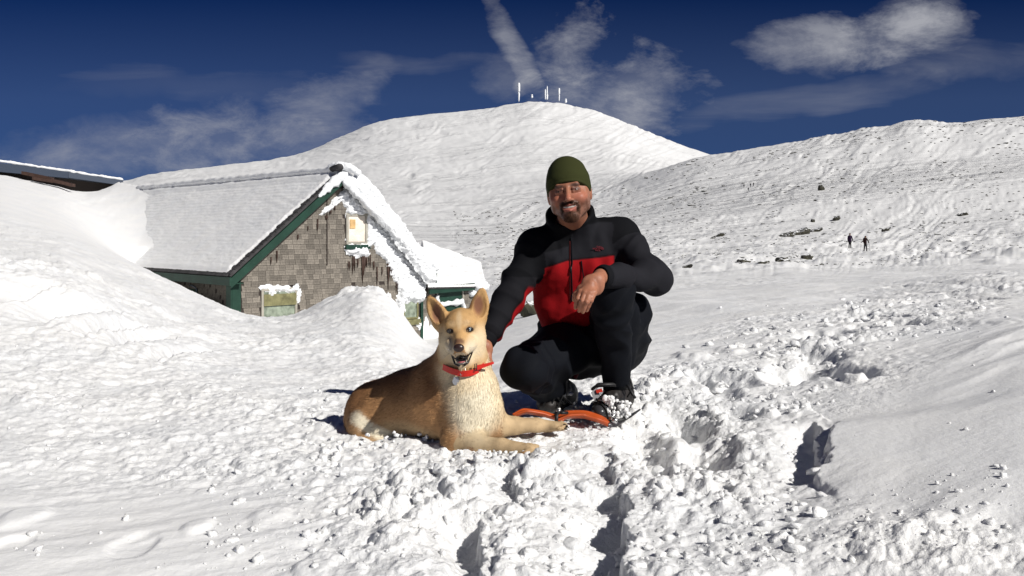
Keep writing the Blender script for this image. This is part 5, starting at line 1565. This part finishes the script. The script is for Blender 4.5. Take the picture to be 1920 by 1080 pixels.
# ------------------------------------------------------------------ snowshoe
M_orange = material('orange_plastic', (.50, .085, .018), .42, spec=.45, var=.15, var_scale=20, bump=(40, .002, .3))
shoe = empty('snowshoe', tuple(P(1050, 785, 3.2)))
tag(shoe, 'orange plastic snowshoe lying in the snow under the dog\'s far paw by the boots', 'snowshoe')
def deck(name, pts, wid, thick, seed):
    """curved plastic deck: centre line points with half widths"""
    pts = np.array(pts); n = 60; t = np.linspace(0, 1, n); ti = np.linspace(0, 1, len(pts))
    c = np.stack([np.interp(t, ti, pts[:, i]) for i in range(3)], -1); c = gblur(c, 3, 0)
    w = np.interp(t, ti, wid); d = np.gradient(c, axis=0); d /= np.linalg.norm(d, axis=1)[:, None]
    wd = np.cross(d, [0, 0, 1.0]); wd /= np.linalg.norm(wd, axis=1)[:, None]; up = np.cross(wd, d)
    m = 28; th = np.linspace(0, 2 * np.pi, m, endpoint=False)
    prof_x = np.sign(np.cos(th)) * np.abs(np.cos(th)) ** .6; prof_z = np.sign(np.sin(th)) * np.abs(np.sin(th)) ** .7
    V = c[:, None] + wd[:, None] * (w[:, None] * prof_x[None])[..., None] + up[:, None] * (thick * prof_z[None] + .35 * w[:, None] * prof_x[None] ** 2 * .5)[..., None]
    rib = (np.abs(prof_x)[None] > .75) * .003
    V = V + up[:, None] * rib[..., None]
    i = np.arange(n - 1)[:, None] * m + np.arange(m)[None]; j = np.arange(n - 1)[:, None] * m + (np.arange(m)[None] + 1) % m
    Q = np.stack([i, j, j + m, i + m], -1).reshape(-1, 4)
    return link(name, mesh_np(name, V.reshape(-1, 3), Q), M_orange, shoe)
deck('deck', [P(961, 781, 3.16), P(985, 772, 3.18), P(1020, 778, 3.20), P(1058, 790, 3.20)], [.004, .022, .026, .016], .006, 1)
deck('deck', [P(1040, 790, 3.20), P(1062, 780, 3.21), P(1095, 779, 3.22), P(1125, 788, 3.2), P(1142, 797, 3.18)], [.018, .034, .037, .026, .004], .008, 2)
mb = MB(); mb.tube([P(1043, 790, 3.13), P(1044, 776, 3.15), P(1052, 772, 3.2)], .0065, 6); mb.build('binding_strap', M_black, shoe, True)
mb = MB(); mb.tube([P(1052, 774, 3.16), P(1064, 774, 3.18)], .0058, 6); mb.build('binding_strap', M_black, shoe, True)
ball('buckle', P(1047, 770, 3.17), (.009, .006, .006), M_metal, shoe)
# second one, mostly under the snow beneath the other boot
shoe2 = empty('snowshoe', tuple(P(1180, 780, 3.35)))
tag(shoe2, 'dark snowshoe rail mostly buried in snow under the boot nearest the track', 'snowshoe')
mb = MB(); mb.tube([P(1140, 790, 3.24), P(1165, 788, 3.25), P(1182, 780, 3.30), P(1200, 768, 3.38)], [.005, .008, .006, .003], 8); mb.build('rail', M_black, shoe2, True)
mb = MB(); mb.tube([P(1148, 786, 3.22), P(1158, 790, 3.215)], .010, 8); mb.build('crampon', M_metal, shoe2, True)
# ------------------------------------------------------------------ the dog
M_fur = material('dog_coat', attr='col', rough=.75, spec=.2, bump=(240, .0015, .5))
M_strand = material('dog_fur', attr='col', rough=.6, spec=.25)
M_nose = material('dog_nose', (.035, .018, .016), .35, spec=.5, bump=(400, .0006, .5))
M_lip = material('dog_lip', (.012, .009, .009), .35, spec=.5)
M_tongue = material('dog_tongue', (.42, .12, .13), .35, spec=.5)
M_red = material('red_collar_webbing', (.62, .022, .012), .5, spec=.4, bump=(300, .0008, .4))
dog = empty('dog', (float(P(850, 840, 3.1)[0]), 3.1, 0.0))
tag(dog, 'tan and cream dog with upright ears and red collar lying in the snow', 'dog')
DO = P(863, 617, 2.93)
DR = frame(yaw=-2, pitch=3, roll=-5)
def K(x, y, z): return DO + DR @ np.array([x, y, z], float)
def build_dog():
    f = Field(axis(-.60, .22, .0065, (-.30, -.06), .0030), axis(2.72, 3.50, .0065, (2.80, 3.05), .0030), axis(-.03, .58, .0065, (.20, .56), .0030))
    # trunk
    f.cap(P(708, 775, 3.28), P(770, 764, 3.22), .118, .128, .03)
    f.cap(P(770, 764, 3.22), P(846, 752, 3.10), .128, .132, .03)
    f.cap(P(846, 752, 3.10), P(878, 748, 3.02), .126, .095, .04)
    f.ell(P(805, 722, 3.19), (.075, .085, .058), None, .06)                     # withers
    f.cap(P(889, 735, 3.00), P(886, 790, 3.00), .074, .070, .05)              # brisket
    f.cap(P(700, 800, 3.26), P(700, 815, 3.2), .085, .075, .04)
    # neck
    f.cap(P(840, 715, 3.14), P(866, 668, 3.04), .100, .074, .05)
    f.cap(P(866, 668, 3.04), K(-.004, .08, -.02), .074, .062, .04)
    f.cap(P(880, 710, 3.02), K(0, .05, -.09), .072, .052, .05)
    # skull, cheeks, muzzle
    f.ell(K(0, .060, .004), (.060, .072, .056), DR, .02)
    f.ell(K(0, .02, .012), (.050, .040, .036), DR, .02)
    for s in (-1, 1):
        f.ell(K(s * .041 - .002, .055, -.036), (.036, .044, .044), DR, .025)
        f.ell(K(s * .030, .000, .014), (.020, .016, .010), DR, .010)
        f.cap(K(s * .027, -.010, -.048), K(s * .0150, -.072, -.0585), .025, .0165, .014)   # lips and flews
        f.ell(K(s * .0310, -.022, .001), (.0125, .012, .0085), DR, .005, 'sub')
        f.ell(K(s * .0310, -.004, -.001), (.0120, .0120, .0105), DR, .003)
        f.cap(K(s * .020, -.0195, .0006), K(s * .042, -.0085, .0042), .0046, .0042, .004)
        f.cap(K(s * .020, -.0185, -.0068), K(s * .042, -.0075, -.0038), .0040, .0038, .004)
    f.cap(K(0, .0, -.014), K(0, -.082, -.038), .026, .0150, .016)
    f.ell(K(0, -.088, -.046), (.017, .014, .013), DR, .008)
    # lower jaw, open
    f.cap(K(0, .02, -.086), K(0, -.050, -.108), .026, .0130, .015)
    # mouth cut between the jaws
    for s in (-1, 1):
        f.cap(K(s * .030, -.026, -.078), K(s * .012, -.078, -.0905), .0050, .0095, .004, 'sub')
        f.cap(K(s * .039, .0, -.063), K(s * .031, -.024, -.078), .0020, .0040, .003, 'sub')
    f.cap(K(0, -.03, -.088), K(0, -.085, -.0905), .010, .010, .004, 'sub')
    # ears: leaf shaped cups
    for s, base_in, base_out, tip in ((-1, (841, 586), (815, 612), (803, 556)), (1, (878, 582), (912, 600), (905, 541))):
        bi, bo, tp = P(*base_in, 2.985), P(*base_out, 3.01), P(*tip, 2.985)
        bc = (bi + bo) / 2; up = tp - bc; L = np.linalg.norm(up); up /= L
        wv = bo - bi; wv -= up * (wv @ up); wv /= np.linalg.norm(wv); nv = np.cross(wv, up)
        if nv[1] > 0: nv = -nv                       # towards the camera
        R = np.stack([wv, nv, up], -1)
        f.cap(bc + [0, .012, -.01], bc + up * .03, .030, .026, .02)
        f.ell(bc + up * L * .36 + nv * .002, (.0310, .0130, L * .50), R, .012)
        f.ell(bc + up * L * .60 + nv * .001, (.0215, .0090, L * .40), R, .006)
        f.cap(bc + up * L * .6, tp - up * .004, .011, .0040, .006)
        f.ell(bc + up * L * .34 + nv * .0165, (.0235, .0160, L * .42), R, .004, 'sub')
        f.ell(bc + up * L * .62 + nv * .0120, (.0140, .0090, L * .29), R, .004, 'sub')
    f.ell(P(838, 770, 3.03), (.060, .050, .085), frame(0, 0, 18), .025)      # upper arm
    # near foreleg: elbow, forearm, wrist, paw
    f.cap(P(872, 790, 3.0), P(862, 828, 2.98), .068, .048, .04)
    f.chain([P(858, 826, 2.97), P(895, 836, 2.92), P(940, 838, 2.88), P(975, 843, 2.85)], [.050, .037, .027, .022], .03)
    f.ell(P(990, 843, 2.84), (.030, .027, .018), None, .012)
    for k, (a, b) in enumerate([(1003, 838), (1007, 843), (1004, 849), (996, 853)]):
        f.ell(P(a + 1, b, 2.83 - .010 * k), (.0130, .0085, .0100), None, .0015)
        f.ell(P(a - 12, b - 2, 2.832 - .01 * k), (.014, .010, .010), None, .006)
    # far foreleg
    f.cap(P(915, 770, 3.02), P(930, 796, 3.03), .050, .040, .04)
    f.chain([P(925, 798, 3.03), P(965, 797, 3.05), P(1005, 797, 3.07), P(1030, 799, 3.07)], [.040, .031, .024, .020], .03)
    f.ell(P(1042, 799, 3.06), (.026, .024, .016), None, .012)
    for k, (a, b) in enumerate([(1052, 793), (1057, 797), (1056, 802), (1048, 804)]): f.ell(P(a + 1, b, 3.055 - .009 * k), (.0120, .0080, .0092), None, .0015)
    # haunch, folded hind leg and foot
    f.ell(P(716, 790, 3.19), (.098, .070, .088), frame(0, 0, -20), .03)
    f.cap(P(680, 800, 3.18), P(690, 826, 3.16), .050, .035, .03)
    f.cap(P(692, 830, 3.14), P(760, 842, 3.08), .026, .020, .02)
    # tail lying behind
    f.chain([P(664, 806, 3.34), P(672, 822, 3.46), P(700, 822, 3.52)], [.030, .026, .018], .03)
    V, Q = largest(*f.mesh()); V = relax(V, Q, 1, .5); N = vnormals(V, Q)
    V = V + N * (.0022 * vnoise3(V * [30, 30, 18], 4) + .0030 * vnoise3(V * [12, 12, 9], 5))[:, None]
    # ---- coat colour, as patches of the coat
    x, y, z = V.T; px = 960 + x / y * F; py = HOR + (CAMZ - z) / y * F
    loc = (V - DO) @ DR
    tan = np.array([.43, .235, .105]); brown = np.array([.25, .120, .052]); cream = np.array([.80, .66, .44]); pale = np.array([.86, .78, .60]); legc = np.array([.52, .40, .24])
    C = np.tile(tan, (len(V), 1)); nz = vnoise3(V * 22, 6) * .5 + vnoise3(V * 60, 7) * .5
    def sp3(c, r, colr, k=1.0, soft=1.0):
        d = np.linalg.norm((V - np.asarray(c)) / np.asarray(r), axis=1) + nz * .12
        w = (k * sstep(1 + .45 * soft, 1 - .45 * soft, d))[:, None]; C[:] = C * (1 - w) + np.asarray(colr) * w
    sp3(P(760, 700, 3.26), (.24, .25, .075), brown, .95)           # saddle
    sp3(P(690, 740, 3.30), (.10, .2, .10), brown, .8)
    sp3(P(805, 715, 3.12), (.055, .2, .10), brown * 1.1, .8)
    sp3(P(835, 735, 3.1), (.05, .14, .09), brown * 1.5, .5)
    sp3(P(700, 755, 3.1), (.07, .12, .05), tan * 1.05, .5)
    sp3(P(785, 740, 3.06), (.03, .14, .08), tan * 1.5, .35)
    sp3(P(760, 815, 3.1), (.16, .2, .05), legc * 1.0, .6)
    sp3(P(905, 735, 2.95), (.105, .25, .13), cream, 1.0)             # chest
    sp3(P(890, 770, 2.9), (.07, .2, .10), pale, .9)
    sp3(P(862, 705, 2.97), (.07, .2, .055), cream, .8)
    sp3(P(690, 795, 3.1), (.050, .16, .055), tan * 1.1, .7)
    for t in range(8):
        a = t / 7; sp3(P(668 + 70 * a, 785 + 38 * a ** .8, 3.12), (.024, .16, .020), pale, .85, .9)
    sp3(P(800, 775, 3.05), (.04, .15, .04), tan * 1.35, .5)
    leg = (seg_d(V, P(858, 826, 2.97), P(1000, 845, 2.84))[0] < .052) & (px > 850)
    leg |= seg_d(V, P(935, 797, 3.03), P(1055, 799, 3.06))[0] < .045
    C[leg] = C[leg] * .25 + (legc * (1 + .25 * nz[leg, None])) * .75
    w = sstep(905, 935, px) * 0
    head = (np.linalg.norm(loc - [0, .03, -.02], axis=1) < .125) | ((loc[:, 2] > .03) & (loc[:, 1] < .16) & (np.abs(loc[:, 0]) < .14))
    hc = np.array([.52, .315, .135])
    C[head] = hc
    def sh(c, r, colr, k=1.0, soft=.9):
        d = np.linalg.norm((loc - np.asarray(c)) / np.asarray(r), axis=1) + nz * .10
        w = (k * sstep(1 + .5 * soft, 1 - .5 * soft, d) * head)[:, None]; C[:] = C * (1 - w) + np.asarray(colr) * w
    for s in (-1, 1):
        sh((s * .052, .03, -.055), (.036, .08, .050), cream, .9, 1.3)
        sh((s * .024, -.04, -.060), (.024, .07, .028), pale * .9, .8, 1.4)
        sh((s * .022, -.01, .020), (.013, .03, .010), cream, .22)
        sh((s * .0310, -.014, -.001), (.018, .03, .011), (.06, .03, .02), .55)
        sh((s * .012, -.045, -.025), (.013, .05, .018), hc * 1.1, .6, 1.2)
    sh((0, .0, .03), (.010, .05, .03), cream * .9, .4)
    sh((0, -.078, -.030), (.016, .02, .012), (.10, .045, .035), .85)
    sh((0, -.02, -.1), (.045, .06, .022), cream, .9)
    # ears: dusky pink inside
    for s, (a, b) in ((-1, (818, 588)), (1, (897, 573))):
        c = P(a, b, 2.975); d = np.linalg.norm((V - c) / [.017, .05, .036], axis=1)
        w = (sstep(1.3, .6, d) * (N[:, 1] < -.2) * .85)[:, None]; C[:] = C * (1 - w) + np.array([.20, .085, .060]) * w
    eyem = np.zeros(len(V), bool)
    for s in (-1, 1): eyem |= np.linalg.norm((loc - [s * .0310, -.014, -.0015]) / [.0135, .02, .0085], axis=1) < 1
    C[eyem] = (.02, .012, .010)
    mouth = (loc[:, 2] < -.068) & (loc[:, 2] > -.108) & (np.abs(loc[:, 0]) < .036) & (loc[:, 1] < -.005) & (seg_d(loc, np.array([0, -.01, -.085]), np.array([0, -.085, -.090]))[0] < .018)
    mm = mouth & ((N @ DR)[:, 2] * np.where(loc[:, 2] > -.076, -1, 1) > -.1)
    C[mm] = (.015, .009, .009)
    C *= (1 + .10 * nz)[:, None]
    C = np.clip(C, .004, .9)
    link('body', mesh_np('body', V, Q, C), M_fur, dog)
    # fur strands
    mask = np.ones(len(V), np.float32)
    mask[eyem | mm] = 0
    mask[np.linalg.norm((loc - [0, -.095, -.045]) / [.03, .03, .022], axis=1) < 1] = 0
    dens = mask.copy(); dens[head] *= 2.0; mask[head] *= .26; mask[leg] *= .30
    inear = (loc[:, 2] > .035); dens[inear] *= .6
    dens[N[:, 1] > .5] *= .2
    def lie(p):
        l = (p - DO) @ DR
        d = np.tile([-.9, .25, -.45], (len(p), 1))
        hd = np.linalg.norm(l - [0, .03, -.02], axis=1) < .13
        hdv = (l - [0, -.10, -.045]); d[hd] = (hdv @ DR.T)[hd] / .1
        ch = (p[:, 0] > P(860, 0, 3)[0]) & ~hd & (p[:, 2] > .07); d[ch] = [-.1, -.1, -1]
        lg = (p[:, 2] < .07) & (p[:, 0] > P(860, 0, 3)[0]); d[lg] = [1, -.1, -.4]
        er = (l[:, 2] > .035); d[er] = [0, .1, 1]
        return d
    rear_ = mask > 0
    hv, ht, hcol = hairs(V, Q, N, C, np.where(rear_, mask, mask), 135000, .0145, .00068, lie, 9, .42, .12, dens)
    tag(link('fur', mesh_np('fur', hv, ht, hcol, smooth=False), M_strand, dog), kind='stuff')
    return V, Q
build_dog()
for (a, b, d) in [(1011, 841, 2.815), (1013, 846, 2.80), (1010, 851, 2.79), (1060, 796, 3.04), (1064, 800, 3.03), (1061, 804, 3.02)]:
    mb = MB(); c = P(a, b, d); mb.tube([c + [-.006, 0, .001], c + [.002, -.001, -.001], c + [.007, -.002, -.005]], [.0026, .0022, .0006], 6); mb.build('claw', M_lip, dog, True)
rsd = np.random.RandomState(8)
snowbits('stuck_snow', [(P(rsd.uniform(880, 1005), 0, 2.86)[:1].tolist() + [2.85 + rsd.uniform(-.02, .02), rsd.uniform(.0, .020)], rsd.uniform(.003, .008)) for _ in range(40)]
         + [([P(rsd.uniform(680, 850), 0, 3.06)[0], 3.06 + rsd.uniform(-.03, .03), rsd.uniform(.0, .03)], rsd.uniform(.003, .009)) for _ in range(40)], dog, 9)
for s in (-1, 1):
    for k in range(5):
        q = K(s * (.018 + .002 * k), -.070 + .006 * k, -.052 - .003 * k); mb = MB()
        mb.tube([q, q + DR @ np.array([s * .022, -.004, .002 - .003 * k]), q + DR @ np.array([s * .045, .006, -.004 - .006 * k])], [.0005, .0004, .0002], 4)
        mb.build('whisker', M_white, dog, True)
ball('nose', K(0, -.0985, -.0440), (.0175, .0115, .0135), M_nose, dog, DR)
M_blue = material('pale_blue_iris', (.34, .45, .52), .15, spec=.6); M_amb = material('grey_iris', (.07, .06, .05), .15, spec=.6)
for s, im in ((-1, M_amb), (1, M_blue)):
    e = ball('eye', K(s * .0310, -.0075, -.001), .0112, M_lip, dog)
    i_ = ball('iris', K(s * .0310 - .001, -.0152, -.0012), (.0064, .0045, .0064), im, e)
    ball('pupil', K(s * .0310 - .001, -.0192, -.0012), (.0029, .0014, .0029), M_lip, e)
# mouth: dark lining, tongue, teeth
ball('mouth_lining', K(0, -.030, -.0900), (.021, .044, .0115), M_lip, dog, DR)
ball('tongue', K(0, -.050, -.0945), (.0140, .027, .0050), M_tongue, dog, DR)
for s in (-1, 1):
    sp('lip', [K(s * .039, .0, -.064), K(s * .032, -.026, -.079), K(s * .021, -.058, -.1000), K(s * .007, -.066, -.1070)], [.0012, .0026, .0036, .0036], M_lip, dog)
    sp('lip', [K(s * .039, .0, -.063), K(s * .031, -.032, -.074), K(s * .018, -.076, -.0810), K(s * .003, -.088, -.0750)], [.0012, .0020, .0022, .0016], M_lip, dog)
    mb = MB(); mb.tube([K(s * .0165, -.0610, -.1000), K(s * .0168, -.0630, -.0895)], [.0022, .0006], 6); mb.build('tooth', M_white, dog, True)
for k in range(6):
    a = (k - 2.5) / 2.5; mb = MB(); mb.tube([K(a * .0105, -.0665 + .004 * a * a, -.1020), K(a * .0105, -.0680 + .004 * a * a, -.0960)], [.0019, .0014], 6); mb.build('tooth', M_white, dog, True)

# ---- collar with buckle and tag: rests on the dog's neck
collar = empty('dog_collar', tuple(P(871, 690, 2.97)))
tag(collar, 'bright red dog collar with loose strap end and a steel tag', 'collar')
def band_loop():
    pts = [(830, 676, 3.04), (836, 684, 2.995), (848, 693, 2.955), (860, 698, 2.935), (873, 700, 2.928), (887, 697, 2.935), (898, 690, 2.955), (905, 682, 2.99), (906, 672, 3.05),
           (890, 660, 3.13), (862, 655, 3.15), (838, 662, 3.11)]
    n = 96; q = np.array([P(*p) for p in pts]); q = np.concatenate([q, q[:1]]); t = np.linspace(0, len(pts), n, endpoint=False)
    c = np.stack([np.interp(t, np.arange(len(pts) + 1), q[:, i]) for i in range(3)], -1)
    c = gblur(np.concatenate([c, c, c]), 2.5, 0)[n:2 * n]
    cen = c.mean(0); h = .0105
    out = c - cen; out[:, 2] = 0; out /= np.linalg.norm(out, axis=1)[:, None]
    upv = np.array([.08, -.25, .96]); V = []
    for k in range(n):
        for (a, b) in ((-h, 0), (h, 0), (h, .003), (-h, .003)): V.append(c[k] + upv * a + out[k] * (b + .013 - .006 * (c[k][0] - cen[0]) / .07))
    Fc = []
    for k in range(n):
        for j in range(4): Fc.append((k * 4 + j, k * 4 + (j + 1) % 4, ((k + 1) % n) * 4 + (j + 1) % 4, ((k + 1) % n) * 4 + j))
    mb = MB(); mb.add(V, Fc); mb.build('strap', M_red, collar)
band_loop()
mb = MB()
a, b_ = P(893, 690, 2.925), P(926, 680, 2.935)
mb.box8([a + [0, 0, -.008], b_ + [0, 0, -.004], b_ + [0, .003, -.004], a + [0, .003, -.008], a + [0, 0, .008], b_ + [0, 0, .003], b_ + [0, .003, .003], a + [0, .003, .008]])
mb.build('strap_end', M_red, collar)
def rect_ring(name, cx, cy, D, w, h, r, mat):
    c = P(cx, cy, D); mb = MB(); q = [c + [-w, 0, -h], c + [w, 0, -h + .002], c + [w, 0, h + .002], c + [-w, 0, h], c + [-w, 0, -h]]
    mb.tube(q, r, 6, False); mb.build(name, mat, collar, True)
rect_ring('buckle', 868, 698, 2.918, .008, .009, .0017, M_metal)
rect_ring('keeper', 892, 689, 2.918, .003, .011, .0016, M_black)
ball('rivet', P(875, 700, 2.918), (.003, .002, .003), M_metal, collar)
mb = MB(); mb.tube([P(850, 690, 2.94), P(851, 697, 2.932), P(852, 706, 2.932)], .0012, 6); tg = mb.build('ring', M_metal, collar, True)
mb = MB(); c = P(855, 715, 2.93); n = 20
ring = [(math.sin(t) * .0115, -math.cos(t) * .0125 + (.003 if abs(math.sin(t)) < .6 and math.cos(t) < 0 else 0)) for t in np.linspace(0, 2 * math.pi, n, endpoint=False)]
mb.add([c + [u, -.0012, v] for u, v in ring] + [c + [u, .0006, v] for u, v in ring], [tuple(range(n))[::-1], tuple(range(n, 2 * n))] + [(k, (k + 1) % n, n + (k + 1) % n, n + k) for k in range(n)])
mb.build('name_tag', material('brushed_tag', (.42, .43, .46), .45, metallic=.6), collar)
# ------------------------------------------------------------------ far hikers
def hiker(px, py_foot, hpx, D, label, pack, seed, colr, small=False):
    z0 = float(ground_z(px, D)[0]); s = (hpx / F * D) / 1.75; x0 = (px - 960) / F * D
    base = np.array([x0, D, z0 - .03])
    t = empty('person', tuple(base)); tag(t, label, 'person', 'hikers far off on the snow')
    st = .035 if small else .02
    f = Field(np.arange(-.6, .6, st), np.arange(-.5, .5, st), np.arange(-.05, 1.9, st))
    a, b = (.10, -.12) if seed % 2 else (.05, .03)
    f.chain([(-.02 - a, .1, .05), (-.05 - a * .5, .0, .48), (-.06, 0, .90)], [.06, .07, .10], .04)
    f.chain([(.02 + a, -.1, .05), (.05 + a * .5, -.06, .48), (.06, 0, .90)], [.06, .07, .10], .04)
    f.cap((-.02 - a, .1, .05), (-.06 - a, -.04, .04), .05, .045); f.cap((.02 + a, -.1, .05), (.0 + a, -.25, .04), .05, .045)
    f.cap((0, 0, .92), (0, 0, 1.36), .15, .16, .06); f.cap((-.15, 0, 1.40), (.15, 0, 1.40), .08, .08, .05)
    f.cap((0, 0, 1.45), (0, -.02, 1.55), .06, .06, .03); f.ell((0, -.02, 1.64), (.10, .12, .13), None, .02)
    if seed % 2:
        f.chain([(-.19, 0, 1.38), (-.30, -.08, 1.15), (-.52, -.14, 1.02)], [.07, .06, .05], .03)
        f.chain([(.19, 0, 1.38), (.34, 0, 1.15), (.30, -.1, .98)], [.07, .06, .05], .03)
        f.ell((-.54, -.15, 1.01), .05, None, .02); f.ell((.30, -.12, .95), .05, None, .02)
    else:
        f.chain([(-.19, 0, 1.38), (-.24, 0, 1.1), (-.22, 0, .86)], [.07, .06, .05], .03)
        f.chain([(.19, 0, 1.38), (.28, 0, 1.1), (.34, 0, .86)], [.07, .06, .05], .03)
        f.cap((0, 0, .80), (0, 0, 1.1), .20, .17, .06)
    V, Q = f.mesh(); V = relax(V, Q, 1, .5)
    C = np.tile(np.array(colr), (len(V), 1)); C[V[:, 2] < .8] = (.010, .010, .012)
    C[(V[:, 2] > 1.52) & (V[:, 2] < 1.68) & (V[:, 1] < -.08)] = (.3, .17, .11)
    link('body', mesh_np('body', V * s + base, Q, C), M_cloth, t)
    if pack:
        V2 = I1 * [.17, .13, .30]; V2 = np.sign(V2) * np.abs(V2) ** .9 * 1.0 + [0, .22, 1.25]
        link('backpack', mesh_np('backpack', V2 * s + base, F1), material('dark_red_pack', (.06, .010, .012), .8), t)
        for sx in (-.56, .36):
            mb = MB(); mb.tube([np.array([sx, -.18, 1.05]) * s + base, np.array([sx * 1.15, -.3, 0]) * s + base], .012 * s, 5); mb.build('trekking_pole', M_black, t)
    return t
hiker(1593.5, 478, 28, 103, 'left of the two hikers, in a long dark purple coat, upright, no pack', False, 2, (.022, .012, .030))
hiker(1622.5, 482, 29, 98, 'right of the two hikers, stooping with a dark red pack, arm held out', True, 1, (.020, .010, .010))
for k, (px, lab) in enumerate([(1395, 'lone tiny walker leftmost on the far slope'), (1407, 'tiny walker in the middle of the far group'),
                               (1413, 'tiny walker at the right of the far group'), (1403, 'tiny walker a little downhill of the far group')]):
    D = 350 if k < 3 else 330
    hiker(px, 0, 7, D, lab, False, 2, (.02, .02, .025), True)

# ------------------------------------------------------------------ loose clods of snow
def clod_field():
    rs = np.random.RandomState(21); pts = []
    regs = [(900, 1500, 830, 1075, 1300, .5), (560, 1500, 700, 860, 900, .5), (1180, 1560, 690, 800, 450, .8), (1350, 1850, 580, 700, 350, 1),
            (0, 700, 690, 900, 700, .32), (380, 900, 880, 1075, 500, .6), (560, 1020, 835, 880, 260, .7), (1040, 1250, 790, 840, 160, .6), (1350, 1900, 960, 1078, 450, .45),
            (0, 500, 920, 1075, 50, .5), (1500, 1900, 640, 900, 60, .4), (1230, 1400, 600, 690, 30, .35)]
    for (x0, x1, y0, y1, n, k) in regs:
        for _ in range(int(n * .55)):
            px, py = rs.uniform(x0, x1), rs.uniform(y0, y1); D = CAMZ * F / (py - HOR)
            pts.append((px, D, (.004 + .020 * rs.rand() ** 4.0) * k * (1 if D < 5 else 1.2)))
    A = np.array(pts); z = ground_z(A[:, 0], A[:, 1]); x = (A[:, 0] - 960) / F * A[:, 1]
    Vs = []; Fs = []; n = 0
    # broken plates of wind crust
    for _ in range(150):
        if rs.rand() < .6: t = rs.rand(); px, py = 1180 + 560 * t + rs.randn() * 70, 800 - 230 * t + rs.randn() * 35
        else: px, py = rs.uniform(700, 1550), rs.uniform(850, 1070)
        D = CAMZ * F / (max(py, 540) - HOR); zz = float(ground_z(px, D)[0]); r = rs.uniform(.008, .026) * (1 if D < 4 else 1.4)
        B = np.sign(I1) * np.abs(I1) ** .45 * [1, rs.uniform(.5, .9), rs.uniform(.25, .5)] * r; B = B * (1 + .3 * vnoise3(I1 * 1.5 + n, 3))[:, None]
        R = frame(rs.uniform(0, 360), rs.uniform(-35, 35), rs.uniform(-35, 35)); B = B @ R.T
        Vs.append(B + [(px - 960) / F * D, D, zz + r * .12]); Fs.append(F1 + n); n += len(B)
    shapes = [np.sign(I1) * np.abs(I1) ** .7 * (1 + .45 * vnoise3(I1 * 1.7 + s, s) + .25 * vnoise3(I1 * 4 + s, s))[:, None] * .9 for s in range(12)]
    small = [I0 * (1 + .25 * vnoise3(I0 * 1.7 + s, s))[:, None] for s in range(12)]
    for i, (px, D, r) in enumerate(pts):
        big = r > .007; S = (shapes if big else small)[i % 12] * r * (.7 + .6 * rs.rand(3)); Fc = F1 if big else F0
        a = rs.rand() * 6.28; c, s = math.cos(a), math.sin(a); S = np.stack([S[:, 0] * c - S[:, 1] * s, S[:, 0] * s + S[:, 1] * c, S[:, 2]], -1)
        Vs.append(S + [x[i], D, z[i] + r * .05]); Fs.append(Fc + n); n += len(S)
    me = mesh_np('snow_clods', np.concatenate(Vs), np.concatenate(Fs))
    at = me.attributes.new('rough', 'FLOAT', 'POINT'); at.data.foreach_set('value', np.ones(len(me.vertices), np.float32))
    o = link('snow_clods', me, SNOW)
    tag(o, 'loose crumbs and lumps of snow strewn over the trodden ground', kind='stuff')
clod_field()
